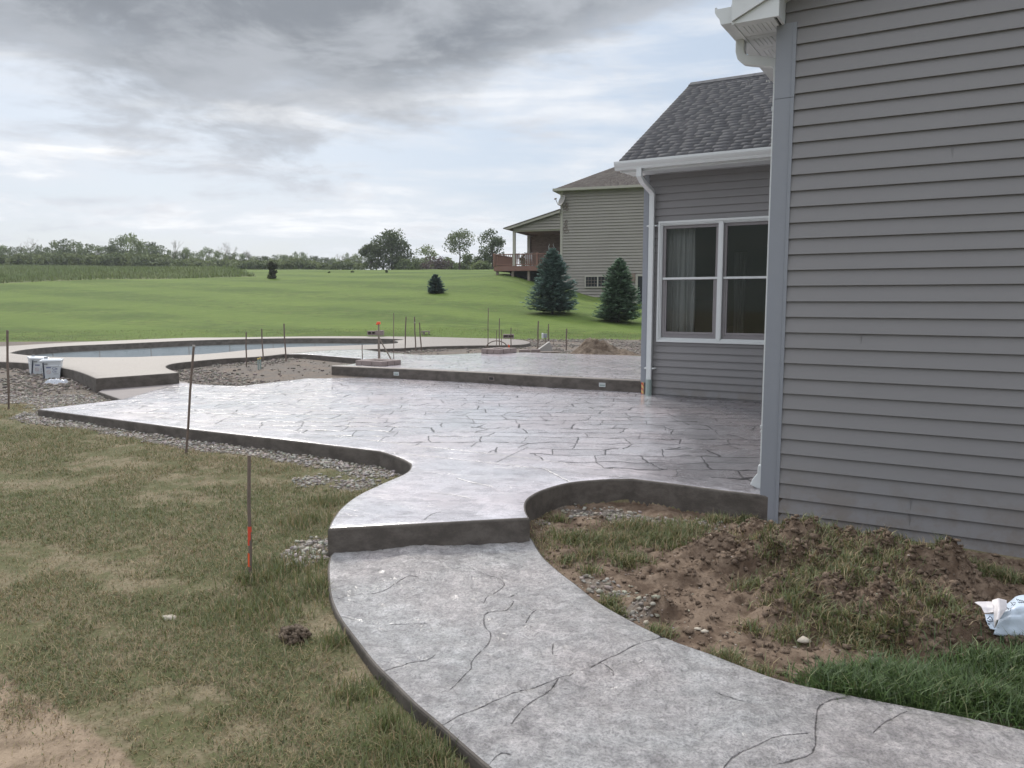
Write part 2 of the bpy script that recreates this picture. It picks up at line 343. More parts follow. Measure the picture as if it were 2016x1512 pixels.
# ------------------------------------------------------------------ concrete materials
def stamped(name, stones=True, base=(.30, .275, .275), rough=(.22, .42), brush=.5, relief=.010, grain=.3, spec=.5, broad=.016, coat=.9, crough=.16, zamp=.16, gs=42, lnw=.0005, damp_refl=False, dirt=0.0):
    def f(t):
        P = t.n('ShaderNodeNewGeometry').outputs['Position']
        x, y, z = t.xyz(P)[:]
        ca, sa = math.cos(-.06), math.sin(-.06)
        wob1 = t.m('SUBTRACT', t.noise(P, 3.2, 3, .6), .5); wob2 = t.m('SUBTRACT', t.noise(t.com(y, x, 3.0), 3.0, 3, .6), .5)
        X = t.m('ADD', t.m('ADD', t.m('MULTIPLY', x, ca), t.m('MULTIPLY', y, sa)), t.m('MULTIPLY', wob1, .07))
        Y = t.m('ADD', t.m('ADD', t.m('MULTIPLY', x, -sa), t.m('MULTIPLY', y, ca)), t.m('MULTIPLY', wob2, .07))
        fine = t.noise(P, gs, 7, .74); med = t.noise(t.com(t.m('MULTIPLY', X, .6), Y, 0.0), 9, 7, .62, .4); big = t.noise(P, .9, 4, .6)
        cracks = t.noise(t.com(t.m('MULTIPLY', X, .7), Y, 0.0), 4.2, 5, .6, .8)
        slate = t.m('ABSOLUTE', t.m('SUBTRACT', cracks, .5))
        slate = t.rng(slate, 0.0, .05)
        ln = t.attr('line')
        lw = t.m('ADD', .0012, t.m('MULTIPLY', t.m('SUBTRACT', t.noise(P, 30, 5, .7), .5), .016))
        grv = t.rng(t.m('SUBTRACT', ln, lw), lnw - .0035, lnw + .003)
        fin2 = t.noise(P, 110, 4, .7)
        h = t.m('ADD', t.m('MULTIPLY', fine, relief), t.m('MULTIPLY', med, broad)); h = t.m('ADD', h, t.m('MULTIPLY', fin2, relief * .45))
        h = t.m('ADD', h, t.m('MULTIPLY', slate, .0015)); h = t.m('ADD', h, t.m('MULTIPLY', grv, .012))
        tone = t.m('ADD', .80, t.m('MULTIPLY', med, .25)); tone = t.m('MULTIPLY', tone, t.m('ADD', .90, t.m('MULTIPLY', big, .2)))
        zone = t.rng(t.noise(t.com(y, x, 1.0), 2.6, 9, .70, .5), .36, .60)
        tone = t.m('MULTIPLY', tone, t.m('ADD', 1.0 - zamp, t.m('MULTIPLY', zone, zamp * 1.35)))
        tone = t.m('MULTIPLY', tone, t.m('ADD', 1.0 - dirt, t.m('MULTIPLY', t.attr('dirt'), dirt * 2.0)))  # this attribute paints relief shade into the tone, along with antiquing pigment
        tone = t.m('MULTIPLY', tone, t.m('ADD', 1.0 - grain, t.m('MULTIPLY', t.rng(t.m('ADD', t.m('MULTIPLY', fine, .6), t.m('MULTIPLY', fin2, .4)), .36, .62), grain * 1.7)))
        dk = t.m('ADD', .38, t.m('MULTIPLY', grv, .62))
        if stones:
            inner = t.attr('inner')
            def rnd(a, b, k): return t.n('ShaderNodeTexWhiteNoise', {'noise_dimensions': '3D'}, Vector=t.com(a, b, k)).outputs['Value']
            def nz_(a, b, k, sc_): return t.m('SUBTRACT', t.noise(t.com(a, b, k), sc_, 2, .5), .5)
            rh, cw = .29, .50
            Ys = t.m('ADD', Y, t.m('MULTIPLY', nz_(X, Y, 4.0, 2.9), .30))
            r_ = t.m('DIVIDE', Ys, rh); ri = t.m('FLOOR', r_); fr = t.m('SUBTRACT', r_, ri); rn = t.m('ROUND', r_)
            dY = t.m('MULTIPLY', t.m('ABSOLUTE', t.m('SUBTRACT', r_, rn)), rh)
            seg = t.m('FLOOR', t.m('ADD', t.m('MULTIPLY', X, 2.3), t.m('MULTIPLY', rnd(rn, 3.0, 1.0), 5.0)))
            dY = t.m('ADD', dY, t.m('MULTIPLY', t.m('LESS_THAN', rnd(seg, rn, 2.0), .20), 1.0))
            sl_ = t.m('MULTIPLY', t.m('SUBTRACT', fr, .5), .22)
            Xs = t.m('ADD', t.m('ADD', X, t.m('MULTIPLY', rnd(ri, 7.0, 3.0), 3.7)), t.m('ADD', t.m('MULTIPLY', nz_(X, ri, 9.0, 2.6), .34), t.m('MULTIPLY', sl_, t.m('SUBTRACT', rnd(ri, t.m('FLOOR', t.m('MULTIPLY', X, 1.7)), 5.0), .5))))
            c_ = t.m('DIVIDE', Xs, cw); cn = t.m('ROUND', c_); ci_ = t.m('FLOOR', c_)
            dX = t.m('MULTIPLY', t.m('ABSOLUTE', t.m('SUBTRACT', c_, cn)), cw)
            dX = t.m('ADD', dX, t.m('MULTIPLY', t.m('LESS_THAN', rnd(cn, ri, 6.0), .10), 1.0))
            ed = t.m('MULTIPLY', t.m('SUBTRACT', t.noise(P, 26, 4, .7), .5), .010)
            wv_ = t.m('MULTIPLY', t.rng(t.noise(P, 2.3, 3), .35, .65), .005)
            jy = t.rng(t.m('ADD', t.m('SUBTRACT', dY, wv_), ed), .005, .016); jx = t.rng(t.m('ADD', dX, ed), .003, .011)
            j = t.m('MINIMUM', jy, jx)
            j = t.m('MAXIMUM', j, t.m('SUBTRACT', 1.0, inner))
            cell = rnd(ci_, ri, 8.0)
            h = t.m('ADD', h, t.m('MULTIPLY', j, .007)); h = t.m('ADD', h, t.m('MULTIPLY', cell, .004))
            dk = t.m('MULTIPLY', dk, t.m('ADD', .16, t.m('MULTIPLY', j, .84)))
            tone = t.m('MULTIPLY', tone, t.m('ADD', .88, t.m('MULTIPLY', cell, .24)))
        c = t.mix(t.rng(big, .35, .65), base, (base[0] * .97, base[1] * .89, base[2] * .88))
        c = t.mix(t.m('MULTIPLY', t.rng(med, .50, .33), .7), c, (base[0] * .68, base[1] * .64, base[2] * .64))
        if damp_refl:      # moist concrete by the wall, plus the house's dark reflection painted into the tone
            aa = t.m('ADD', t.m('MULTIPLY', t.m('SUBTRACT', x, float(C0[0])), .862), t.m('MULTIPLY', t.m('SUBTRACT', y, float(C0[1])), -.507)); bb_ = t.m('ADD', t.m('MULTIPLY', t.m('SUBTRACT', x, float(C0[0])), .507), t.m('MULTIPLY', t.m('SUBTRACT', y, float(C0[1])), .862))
            wet_refl = t.rng(t.m('ADD', t.m('ADD', aa, t.m('MULTIPLY', t.m('MAXIMUM', t.m('SUBTRACT', bb_, 1.0), 0.0), .36)), t.m('MULTIPLY', t.m('SUBTRACT', t.noise(P, 2.2, 6, .65), .5), 1.4)), -1.35, -.75)
            tone = t.m('MULTIPLY', tone, t.m('SUBTRACT', 1.0, t.m('MULTIPLY', wet_refl, .58)))
        k = t.m('MULTIPLY', tone, dk); c = t.mix(1.0, c, t.com(k, k, k), 'MULTIPLY')
        rg = t.m('ADD', rough[0], t.m('MULTIPLY', t.rng(t.m('ADD', t.m('MULTIPLY', big, .6), t.m('MULTIPLY', med, .4)), .35, .65), rough[1] - rough[0]))
        p = pbsdf(t, c, rg, h, brush, 1.0, Specular_IOR_Level=t.m('MULTIPLY', dk, spec), Coat_Weight=t.m('MULTIPLY', coat, t.m('MULTIPLY', dk, t.m('ADD', .6, t.m('MULTIPLY', zone, .4)))), Coat_Roughness=crough, Coat_IOR=1.6)
        t.t.links.new(p.inputs['Normal'].links[0].from_socket, p.inputs['Coat Normal']); return p
    return mat(name, f)
M_patio = stamped('stamped_patio', True, (.60, .575, .60), (.20, .32), .40, .004, .25, 1.0, .005, .9, .14, lnw=.006, damp_refl=True)
M_walk = stamped('stamped_walk', False, (.47, .46, .455), (.28, .42), 1.0, .016, .50, 1.0, .022, .8, .22, .10, 62, dirt=.34)  # last value: strength of the painted relief shade and pigment
def f(t):
    P = t.n('ShaderNodeNewGeometry').outputs['Position']
    a = t.noise(P, 70, 4, .7); b = t.noise(P, 3, 5); s = t.noise(t.com(t.xyz(P)[0], t.xyz(P)[1], t.m('MULTIPLY', t.xyz(P)[2], 1.6)), 6, 7, .68)
    c = t.mix(t.rng(s, .35, .65), (.068, .057, .048), (.122, .105, .090)); c = t.mix(t.m('MULTIPLY', t.rng(a, .5, .75), .5), c, (.05, .045, .042))
    return pbsdf(t, c, .8, t.m('ADD', a, t.m('MULTIPLY', s, .8)), .6, .006)
M_side = mat('formed_concrete_edge', f)
def f(t):
    P = t.n('ShaderNodeNewGeometry').outputs['Position']
    v = t.n('ShaderNodeTexVoronoi', {'feature': 'F1'}, Vector=P, Scale=95.0); b = t.noise(P, 1.2, 5, .6)
    k = t.xyz(v.outputs['Color'])[0]
    c = t.mix(k, (.135, .112, .098), (.255, .225, .198)); c = t.mix(t.m('MULTIPLY', t.rng(b, .35, .7), .35), c, (.17, .145, .128))
    return pbsdf(t, c, .62, v.outputs['Distance'], .35, .004)
M_agg = mat('exposed_aggregate', f)

# ------------------------------------------------------------------ slabs
def offset_poly(P, d):
    P = np.array([p[:2] for p in P]); n = len(P); A = 0.5 * np.sum(P[:, 0] * np.roll(P[:, 1], -1) - np.roll(P[:, 0], -1) * P[:, 1]); sg = 1 if A > 0 else -1
    out = []
    for i in range(n):
        a, b, c = P[i - 1], P[i], P[(i + 1) % n]; e1 = b - a; e2 = c - b
        e1 = e1 / (np.linalg.norm(e1) + 1e-9); e2 = e2 / (np.linalg.norm(e2) + 1e-9)
        n1 = np.array([-e1[1], e1[0]]) * sg; n2 = np.array([-e2[1], e2[0]]) * sg; m = n1 + n2; L = np.linalg.norm(m)
        m = m / L if L > .2 else n1; out.append(b + m * d / max(.5, m @ n1))
    return out
def dens(L, h):
    out = []
    for i in range(len(L) - 1):
        a = np.array(L[i][:2]); b = np.array(L[i + 1][:2]); n = max(1, int(np.linalg.norm(b - a) / h))
        out += [a + (b - a) * k / n for k in range(n)]
    out.append(np.array(L[-1][:2])); return out
def slab(name, P, zt, zb, mt, ms, lines=(), grid=.1, hole=None, inner=None, rad=.014, disp=None):
    P = [np.array(p[:2]) for p in P]
    Q = [P[0]]
    for p in P[1:]:
        if np.linalg.norm(p - Q[-1]) > .004: Q.append(p)
    if np.linalg.norm(Q[0] - Q[-1]) < .004: Q.pop()
    P = Q; I = offset_poly(P, rad)
    pts = list(I); edges = [(i, (i + 1) % len(I)) for i in range(len(I))]
    hp = []
    if hole is not None:
        hp = offset_poly(hole, -rad); k = len(pts); pts += hp; edges += [(k + i, k + (i + 1) % len(hp)) for i in range(len(hp))]
    LL = []
    for L in lines:
        L = dens(L, .08); LL.append(L); k = len(pts); pts += L; edges += [(k + i, k + i + 1) for i in range(len(L) - 1)]
    for L in LL:
        for i in range(len(L) - 1):
            e = L[i + 1] - L[i]; e = e / (np.linalg.norm(e) + 1e-9); nr = np.array([-e[1], e[0]])
            for sgn in (-.052, -.026, -.012, .012, .026, .052):
                for fr in (.25, .75):
                    p = L[i] * fr + L[i + 1] * (1 - fr) + nr * sgn
                    if inpoly(p[0], p[1], I) and min(seglen(p[0], p[1], l_) for l_ in LL) > .009: pts.append(p)
    A = np.array(P); x0, y0 = A.min(0); x1, y1 = A.max(0)
    gx, gy = np.meshgrid(np.arange(x0, x1, grid), np.arange(y0, y1, grid)); gx = gx.ravel() + R.uniform(-.1, .1, gx.size) * grid; gy = gy.ravel() + R.uniform(-.1, .1, gy.size) * grid
    ok = inpoly(gx, gy, I) & (seglen(gx, gy, I, True) > grid * .4)
    for L in LL: ok &= seglen(gx, gy, L) > grid * .3
    if hole is not None: ok &= (~inpoly(gx, gy, hp)) & (seglen(gx, gy, hp, True) > grid * .4)
    pts += [np.array([a, b]) for a, b in zip(gx[ok], gy[ok])]
    r = delaunay_2d_cdt([Vector((float(p[0]), float(p[1]))) for p in pts], edges, [], 0, 1e-5)
    V2 = np.array([[v.x, v.y] for v in r[0]]); T = np.array([f_ for f_ in r[2] if len(f_) == 3])
    cen = V2[T].mean(1); keep = inpoly(cen[:, 0], cen[:, 1], I)
    if hole is not None: keep &= ~inpoly(cen[:, 0], cen[:, 1], hp)
    T = T[keep]
    zz_ = np.full(len(V2), float(zt)) if disp is None else zt + disp(V2[:, 0], V2[:, 1], I)[0]
    relief_tone = None if disp is None else disp(V2[:, 0], V2[:, 1], I)[1]
    V = [(p[0], p[1], q_) for p, q_ in zip(V2, zz_)]; Fc = [tuple(f_) for f_ in T.tolist()]; nt = len(Fc)
    # rounded edge and side
    def skirt(outer, inn, flip, zb):
        n = len(outer); k = len(V)
        rings = [(inn, zt), ([i_ + (o_ - i_) * .7 for i_, o_ in zip(inn, outer)], zt - rad * .3), (outer, zt - rad), (outer, zb)]
        for ring, z in rings:
            for p in ring: V.append((p[0], p[1], z))
        for rr in range(3):
            for i in range(n):
                q = (k + rr * n + i, k + rr * n + (i + 1) % n, k + (rr + 1) * n + (i + 1) % n, k + (rr + 1) * n + i)
                Fc.append(q if flip else q[::-1]); fm.append(1)
    fm = [0] * nt
    skirt(P, I, False, zb)
    if hole is not None: skirt([np.array(p[:2]) for p in hole], hp, True, zt - .16)
    me = bpy.data.meshes.new(name); me.from_pydata([tuple(map(float, v)) for v in V], [], Fc)
    me.materials.append(mt); me.materials.append(ms); me.polygons.foreach_set('material_index', fm)
    me.polygons.foreach_set('use_smooth', [True] * nt + [False] * (len(Fc) - nt))
    VA = np.array([v[:2] for v in V]); ln = np.full(len(V), .3)
    for L in LL: ln = np.minimum(ln, seglen(VA[:, 0], VA[:, 1], L))
    a = me.attributes.new('line', 'FLOAT', 'POINT'); a.data.foreach_set('value', ln.astype(np.float32))
    inn = np.ones(len(V)) if inner is None else inner(VA[:, 0], VA[:, 1])
    a = me.attributes.new('inner', 'FLOAT', 'POINT'); a.data.foreach_set('value', inn.astype(np.float32))
    a = me.attributes.new('dirt', 'FLOAT', 'POINT'); dd_ = np.full(len(V), .5);  # holds the painted relief tone, neutral where a slab has none
    if relief_tone is not None: dd_[:len(relief_tone)] = relief_tone
    a.data.foreach_set('value', dd_.astype(np.float32))
    me.validate(); me.update()
    # consistent outward normals
    import bmesh
    bm = bmesh.new(); bm.from_mesh(me); bmesh.ops.remove_doubles(bm, verts=bm.verts, dist=1e-5); bmesh.ops.recalc_face_normals(bm, faces=bm.faces)
    up_ = sum(f_.normal.z * f_.calc_area() for f_ in bm.faces)
    if up_ < 0:
        for f_ in bm.faces: f_.normal_flip()
    bm.to_mesh(me); bm.free()
    o = bpy.data.objects.new(name, me); COL.objects.link(o); tag(o, kind='structure'); return o

w_lines = [cpx([(864, 1428), (940, 1397), (1007, 1372), (1100, 1336), (1181, 1305), (1245, 1278), (1306, 1251)], 0, 4),
    cpx([(1012, 1182), (998, 1200), (957, 1205), (955, 1228), (966, 1243), (960, 1262), (930, 1293), (926, 1315), (884, 1362)], 0, 4),
    cpx([(666, 1178), (700, 1170), (745, 1164), (775, 1152), (800, 1138), (826, 1137)], 0, 4),
    cpx([(671, 1212), (735, 1220), (790, 1222), (846, 1222)], 0, 4), cpx([(757, 1319), (805, 1301), (840, 1296), (856, 1283)], 0, 4),
    cpx([(922, 1113), (950, 1129), (985, 1134), (992, 1150), (966, 1168), (952, 1184)], 0, 4), cpx([(1000, 1172), (1022, 1163), (1030, 1164)], 0, 3),
    cpx([(1036, 1223), (1044, 1208), (1058, 1196)], 0, 3), cpx([(960, 1505), (985, 1484), (1005, 1488)], 0, 3),
    cpx([(1008, 1430), (1040, 1390), (1080, 1360), (1098, 1340)], 0, 4), cpx([(1090, 1267), (1088, 1276), (1089, 1285)], 0, 3),
    cpx([(1400, 1560), (1440, 1490), (1520, 1455), (1590, 1445)], 0, 4), cpx([(1530, 1500), (1600, 1480), (1606, 1430), (1615, 1385), (1660, 1372)], 0, 4),
    cpx([(1410, 1360), (1450, 1380), (1490, 1388)], 0, 3), cpx([(1720, 1440), (1745, 1418), (1785, 1400)], 0, 3), cpx([(1182, 1306), (1205, 1318), (1208, 1330)], 0, 3)]
def slate(x, y, I):
    f1 = fbm(x, y, 2.1, 5, 501); f2 = fbm(x * .9 + y * .5, y - x * .4, 4.2, 5, 511); tt = (f1 * .6 + f2 * .4) * 9.0
    st_ = np.floor(tt) + sstep(tt - np.floor(tt), .72, 1.0); f3 = fbm(x, y, 14, 4, 521); f4 = np.abs(fbm(x, y, 8, 4, 531) - .5)
    h = .0055 * st_ / 1.0 + .012 * (f1 - .5) + .010 * (f3 - .5) - .012 * (1 - sstep(f4, 0, .035)) * .35
    h = h - np.mean(h); e_ = sstep(seglen(x, y, I, True), 0, .10)
    d_ = np.full(x.shape, 9.0)
    for L in w_lines: d_ = np.minimum(d_, seglen(x, y, L))
    ledge = np.exp(-((tt - np.floor(tt) - .84) / .10) ** 2); f6 = fbm(x, y, 32, 3, 541)
    dirt = np.clip(.5 + .55 * (f3 - .5) + 1.3 * (f6 - .5) + .35 * (f2 - .5) - .55 * ledge * sstep(f1 + .4 * (f3 - .5), .42, .58) - .35 * (1 - sstep(f4, 0, .03)), 0, 1)  # ledges and creases darkened as painted relief shade, over pigment mottling
    return np.clip(h * 1.5 + .006 * (f6 - .5), -.026, .022) * e_ * .9 - .006 * np.exp(-(d_ / .011) ** 2), dirt
slab('walkway', walk, 0.0, -.12, M_walk, M_side, w_lines, .017, rad=.012, disp=slate)
l1 = px([(148, 803.6), (280, 818.5), (387, 831), (587, 851), (788, 873.5), (1002, 897.6), (1100, 910.5), (1278, 932), (1380, 944), (1478, 957)], ZP)
l2 = px([(752, 890), (850, 899), (962, 911), (1100, 926.5), (1236, 941)], ZP)
l3 = cpx([(978, 910), (1000, 899), (1040, 880)], ZP, 3); l4 = cpx([(1066, 922), (1085, 930), (1120, 948)], ZP, 3)
l5 = cpx([(900, 942), (930, 950), (968, 958)], ZP, 3); l6 = cpx([(850, 971), (890, 974), (925, 981)], ZP, 3); l7 = cpx([(836, 1023), (850, 1012), (868, 1008)], ZP, 3)
inner_poly = l1 + [HP(1.5, .6, 0)[:2], HP(1.5, 7, 0)[:2], HP(-3, 7, 0)[:2]] + px([(900, 725), (600, 740), (352, 758), (248, 786)], ZP)
def inn(x, y):
    return (inpoly(x, y, inner_poly) & (seglen(x, y, l1) > .0005)).astype(float)
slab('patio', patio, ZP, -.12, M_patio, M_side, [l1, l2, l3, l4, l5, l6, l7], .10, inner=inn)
M_pad = simple('pad_concrete', (.19, .165, .158), .75, .3, 5.0, .5, .01)
slab('patio_pad', pad, ZP - .012, -.1, M_pad, M_side, [], .15, inner=lambda x, y: x * 0)
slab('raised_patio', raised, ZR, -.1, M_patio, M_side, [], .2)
slab('pool_deck', deck, ZR, -.1, M_agg, M_side, [], .3, hole=pool)
# pale border band along the raised patio's front
rin = [p + BX[:2] * .20 for p in rfront]
slab('raised_patio_border', [p + BX[:2] * .012 for p in rfront] + rin[::-1], ZR + .004, ZR - .03, M_agg, M_agg, [], .3, rad=.003)

# ------------------------------------------------------------------ ground sheet
def axis(fine0, fine1, h, lo, hi, g=1.06, hmax=14.0):
    a = list(np.arange(fine0, fine1 + 1e-6, h)); s = h
    while a[-1] < hi: s = min(s * g, hmax); a.append(a[-1] + s)
    s = h; b = []
    p = fine0
    while p > lo: s = min(s * g, hmax); p -= s; b.append(p)
    return np.array(b[::-1] + a)
gxs = axis(-2.4, 3.6, .02, -250, 250, 1.05, 12); gys = np.concatenate([axis(1.9, 6.4, .02, -60, 27, 1.04, .35), np.arange(27.4, 110, 1.0), np.arange(112, 330, 12)])
GX, GY = np.meshgrid(gxs, gys); gx, gy = GX.ravel(), GY.ravel()
gz = ground_full(gx, gy)
ny, nx = GX.shape; idx = np.arange(nx * ny).reshape(ny, nx)
Q = np.stack([idx[:-1, :-1].ravel(), idx[:-1, 1:].ravel(), idx[1:, 1:].ravel(), idx[1:, :-1].ravel()], 1)
soil = inpoly(gx, gy, soil_poly).astype(float); soil = np.maximum(soil, ((gy > 11.2) & (gy < 26)) * .45)
gravel_spots = [(560, 880, .28), (640, 900, .28), (700, 905, .3), (740, 925, .3), (700, 950, .2), (620, 940, .2), (480, 872, .25), (400, 865, .25), (300, 855, .35), (220, 840, .4),
    (600, 1075, .16), (625, 1060, .16), (590, 1090, .1), (640, 1075, .12), (140, 815, .5), (100, 780, .8), (170, 770, .7), (40, 770, .9), (150, 800, .6), (-30, 760, .9), (60, 740, .8)]
soil_gravel = [(1090, 990, .12), (1150, 1000, .14), (1210, 1005, .16), (1260, 1010, .16), (1320, 1020, .16), (1390, 1020, .12), (1160, 1130, .06), (1180, 1140, .09), (1215, 1155, .07), (1255, 1195, .1), (1150, 1040, .05), (1070, 1020, .08)]
GS = [(at(a, b, .02)[:2], r) for a, b, r in gravel_spots]; SG = [(at(a, b, .0)[:2], r) for a, b, r in soil_gravel]
def gravel_w(x, y):
    g = np.zeros(np.shape(x))
    for p, r in GS: g = np.maximum(g, np.exp(-((x - p[0]) ** 2 + (y - p[1]) ** 2) / r ** 2))
    g2 = np.zeros(np.shape(x))
    for p, r in SG: g2 = np.maximum(g2, np.exp(-((x - p[0]) ** 2 + (y - p[1]) ** 2) / r ** 2))
    edge = 1 - sstep(seglen(x, y, pat_left) + .35 * (fbm(x, y, 1.6, 3, 12) - .5), .12, .50)
    g = np.maximum(g, edge)
    pits = (y > 11.0) * (y < 25.8) * 1.0
    return np.maximum(np.maximum(g, g2), pits * .9)
gw = gravel_w(gx, gy)
lawn = sstep(gy, 24.0, 26.8) ; lawn = np.maximum(lawn, sstep(gy - .12 * gx, 25.5, 26.6))
tanp = px([(-60, 1330), (-60, 1600), (230, 1600), (200, 1470), (110, 1400)], 0)
tan_w = np.maximum(inpoly(gx, gy, tanp) * 1.0, 0); tan_w = np.maximum(tan_w, 1 - sstep(seglen(gx, gy, tanp, True) + .3 * (fbm(gx, gy, 3, 3, 19) - .5), 0, .25))
mead_edge = [atD(-900, 560, 52)[:2], atD(0, 560, 54)[:2], atD(250, 553, 56)[:2], atD(505, 547, 57)[:2], atD(470, 537, 66)[:2], atD(440, 532, 85)[:2], np.array([-60, 140]), np.array([-240, 200]), np.array([-240, 50])]
mead = inpoly(gx, gy, mead_edge) * 1.0
def f(t):
    P = t.n('ShaderNodeNewGeometry').outputs['Position']; x, y, z = t.xyz(P)[:]
    n_a = t.noise(P, 2.4, 6, .65); n_b = t.noise(P, 7, 6, .65); n_c = t.noise(P, 60, 4, .7); n_f = t.noise(t.com(t.m('MULTIPLY', x, .35), y, 0.0), .32, 7, .66)
    n_g = t.noise(t.com(t.m('MULTIPLY', x, .5), t.m('MULTIPLY', y, 1.0), 0.0), 3.2, 5, .7)
    wn = t.m('SUBTRACT', n_b, .5)
    # thin dry grass over clay
    thin = t.mix(t.rng(t.m('ADD', n_a, t.m('MULTIPLY', wn, .6)), .40, .60), (.098, .100, .045), (.20, .165, .105))
    thin = t.mix(t.rng(n_c, .45, .7), thin, (.10, .085, .045))
    dirt = t.mix(t.rng(n_b, .38, .62), (.098, .066, .045), (.205, .150, .108)); dirt = t.mix(t.m('MULTIPLY', t.rng(n_c, .5, .7), .5), dirt, (.07, .045, .03)); dirt = t.mix(t.m('MULTIPLY', t.rng(n_a, .52, .64), .55), dirt, (.075, .048, .032))
    tan = t.mix(t.rng(n_b, .35, .65), (.17, .125, .085), (.29, .22, .155)); tan = t.mix(t.m('MULTIPLY', t.rng(n_c, .5, .7), .4), tan, (.12, .09, .06))
    grav = t.mix(t.rng(n_c, .4, .6), (.085, .072, .062), (.20, .175, .15)); grav = t.mix(t.m('MULTIPLY', t.rng(n_a, .45, .6), .5), grav, (.20, .15, .11))
    lawn_ = t.mix(t.rng(n_f, .36, .64), (.062, .104, .015), (.108, .158, .027)); lawn_ = t.mix(t.m('MULTIPLY', t.rng(n_g, .40, .66), .8), lawn_, (.054, .080, .016))
    lawn_ = t.mix(t.m('MULTIPLY', t.rng(n_a, .50, .72), .4), lawn_, (.145, .145, .042))
    mead_ = t.mix(n_b, (.11, .13, .05), (.17, .18, .085))
    def wgt(nm, a=.35, b=.65, k=.55): return t.rng(t.m('ADD', t.attr(nm), t.m('MULTIPLY', wn, k)), a, b)
    st_r = t.m('SINE', t.m('MULTIPLY', t.m('ADD', t.m('ADD', t.m('MULTIPLY', x, .55), t.m('MULTIPLY', y, .85)), t.m('MULTIPLY', n_f, 2.5)), 1.15))
    lawn_ = t.mix(t.m('MULTIPLY', t.rng(st_r, -.5, .8), .5), lawn_, (.118, .170, .030))
    c = thin
    c = t.mix(wgt('tan'), c, tan)
    c = t.mix(wgt('gravel'), c, grav)
    c = t.mix(wgt('soil'), c, t.mix(wgt('gravel', .4, .7), dirt, grav))
    c = t.mix(wgt('lawn', .3, .6), c, lawn_)
    c = t.mix(wgt('mead'), c, mead_)
    far = t.rng(y, 9, 30)
    h = t.m('ADD', t.m('MULTIPLY', n_c, .008), t.m('MULTIPLY', n_b, .02))
    h = t.m('ADD', h, t.m('MULTIPLY', t.m('MULTIPLY', n_g, far), .08))
    return pbsdf(t, c, .92, h, .8, 1.0, Specular_IOR_Level=.2)
M_ground = mat('ground_cover', f)
g = npmesh('ground', np.stack([gx, gy, gz], 1), Q, M_ground, k=4, smooth=True, attrs={'soil': soil, 'gravel': gw * (1 - lawn), 'lawn': lawn, 'tan': tan_w, 'mead': mead})
tag(g, kind='structure')

# ------------------------------------------------------------------ gravel stones
def f(t):
    c = t.attr('tint', 'Color'); P = t.n('ShaderNodeNewGeometry').outputs['Position']; n_ = t.noise(P, 140, 3)
    k = t.m('ADD', .75, t.m('MULTIPLY', n_, .5)); return pbsdf(t, t.mix(1.0, c, t.com(k, k, k), 'MULTIPLY'), .85, n_, .4, .003)
M_stone = mat('crushed_stone', f)
ph = (1 + 5 ** .5) / 2
ICO = np.array([(-1, ph, 0), (1, ph, 0), (-1, -ph, 0), (1, -ph, 0), (0, -1, ph), (0, 1, ph), (0, -1, -ph), (0, 1, -ph), (ph, 0, -1), (ph, 0, 1), (-ph, 0, -1), (-ph, 0, 1)]) / math.sqrt(1 + ph * ph)
ICF = np.array([(0, 11, 5), (0, 5, 1), (0, 1, 7), (0, 7, 10), (0, 10, 11), (1, 5, 9), (5, 11, 4), (11, 10, 2), (10, 7, 6), (7, 1, 8), (3, 9, 4), (3, 4, 2), (3, 2, 6), (3, 6, 8), (3, 8, 9), (4, 9, 5), (2, 4, 11), (6, 2, 10), (8, 6, 7), (9, 8, 1)])
def stones(name, X, Y, S, base, var, label, sink=.3, flat=.65, jag=.28, mm=None):
    n = len(X); Z = ground_z(X, Y)
    V = ICO[None] * (1 + R.uniform(-jag, jag, (n, 12, 1)))
    V = V * (S[:, None, None] * np.stack([R.uniform(.8, 1.4, n), R.uniform(.7, 1.1, n), R.uniform(flat * .7, flat * 1.2, n)], 1)[:, None, :])
    a = R.uniform(0, 6.28, n); c, s = np.cos(a)[:, None], np.sin(a)[:, None]
    V = np.stack([V[..., 0] * c - V[..., 1] * s + X[:, None], V[..., 0] * s + V[..., 1] * c + Y[:, None], V[..., 2] + Z[:, None] + (S * (flat - sink))[:, None]], 2)
    cols = np.array(base)[None] * (1 + R.uniform(-var, var, (n, 1))) * (1 + R.uniform(-.08, .08, (n, 3)))
    o = npmesh(name, V.reshape(-1, 3), (ICF[None] + (np.arange(n) * 12)[:, None, None]).reshape(-1, 3), mm or M_stone, cols=np.repeat(cols, 12, 0))
    return tag(o, label, 'gravel', kind='stuff')
allslabs = [walk, patio, pad, raised, deck]
def free(x, y, m=.0):
    ok = np.ones(len(x), bool)
    for P_ in allslabs: ok &= ~inpoly(x, y, P_)
    return ok
house_poly = [HP(-.02, -.02, 0)[:2], HP(6, -.02, 0)[:2], HP(6, 12, 0)[:2], HP(-2.95, 12, 0)[:2], HP(-2.95, 5.2, 0)[:2], HP(0, 5.2, 0)[:2]]
def scatter(n, x0, x1, y0, y1, wfun):
    y = y0 * (y1 / y0) ** R.random(n); x = R.uniform(x0, x1, n) if callable(x0) is False else 0
    k = (R.random(n) < wfun(x, y)) & free(x, y) & ~inpoly(x, y, house_poly); return x[k], y[k]
X, Y = scatter(210000, -9, -.2, 4.2, 12.0, lambda x, y: (gravel_w(x, y) > .25 + .5 * R.random(len(x))) * .75)
S = .004 + .017 * R.random(len(X)) ** 2.2
stones('gravel_bed', X, Y, S, (.27, .245, .215), .5, 'grey crushed gravel strewn along the patio edge', jag=.42)
X, Y = scatter(36000, .1, 2.6, 2.6, 6.4, lambda x, y: gravel_w(x, y) ** 1.6 * inpoly(x, y, soil_poly) * .6)
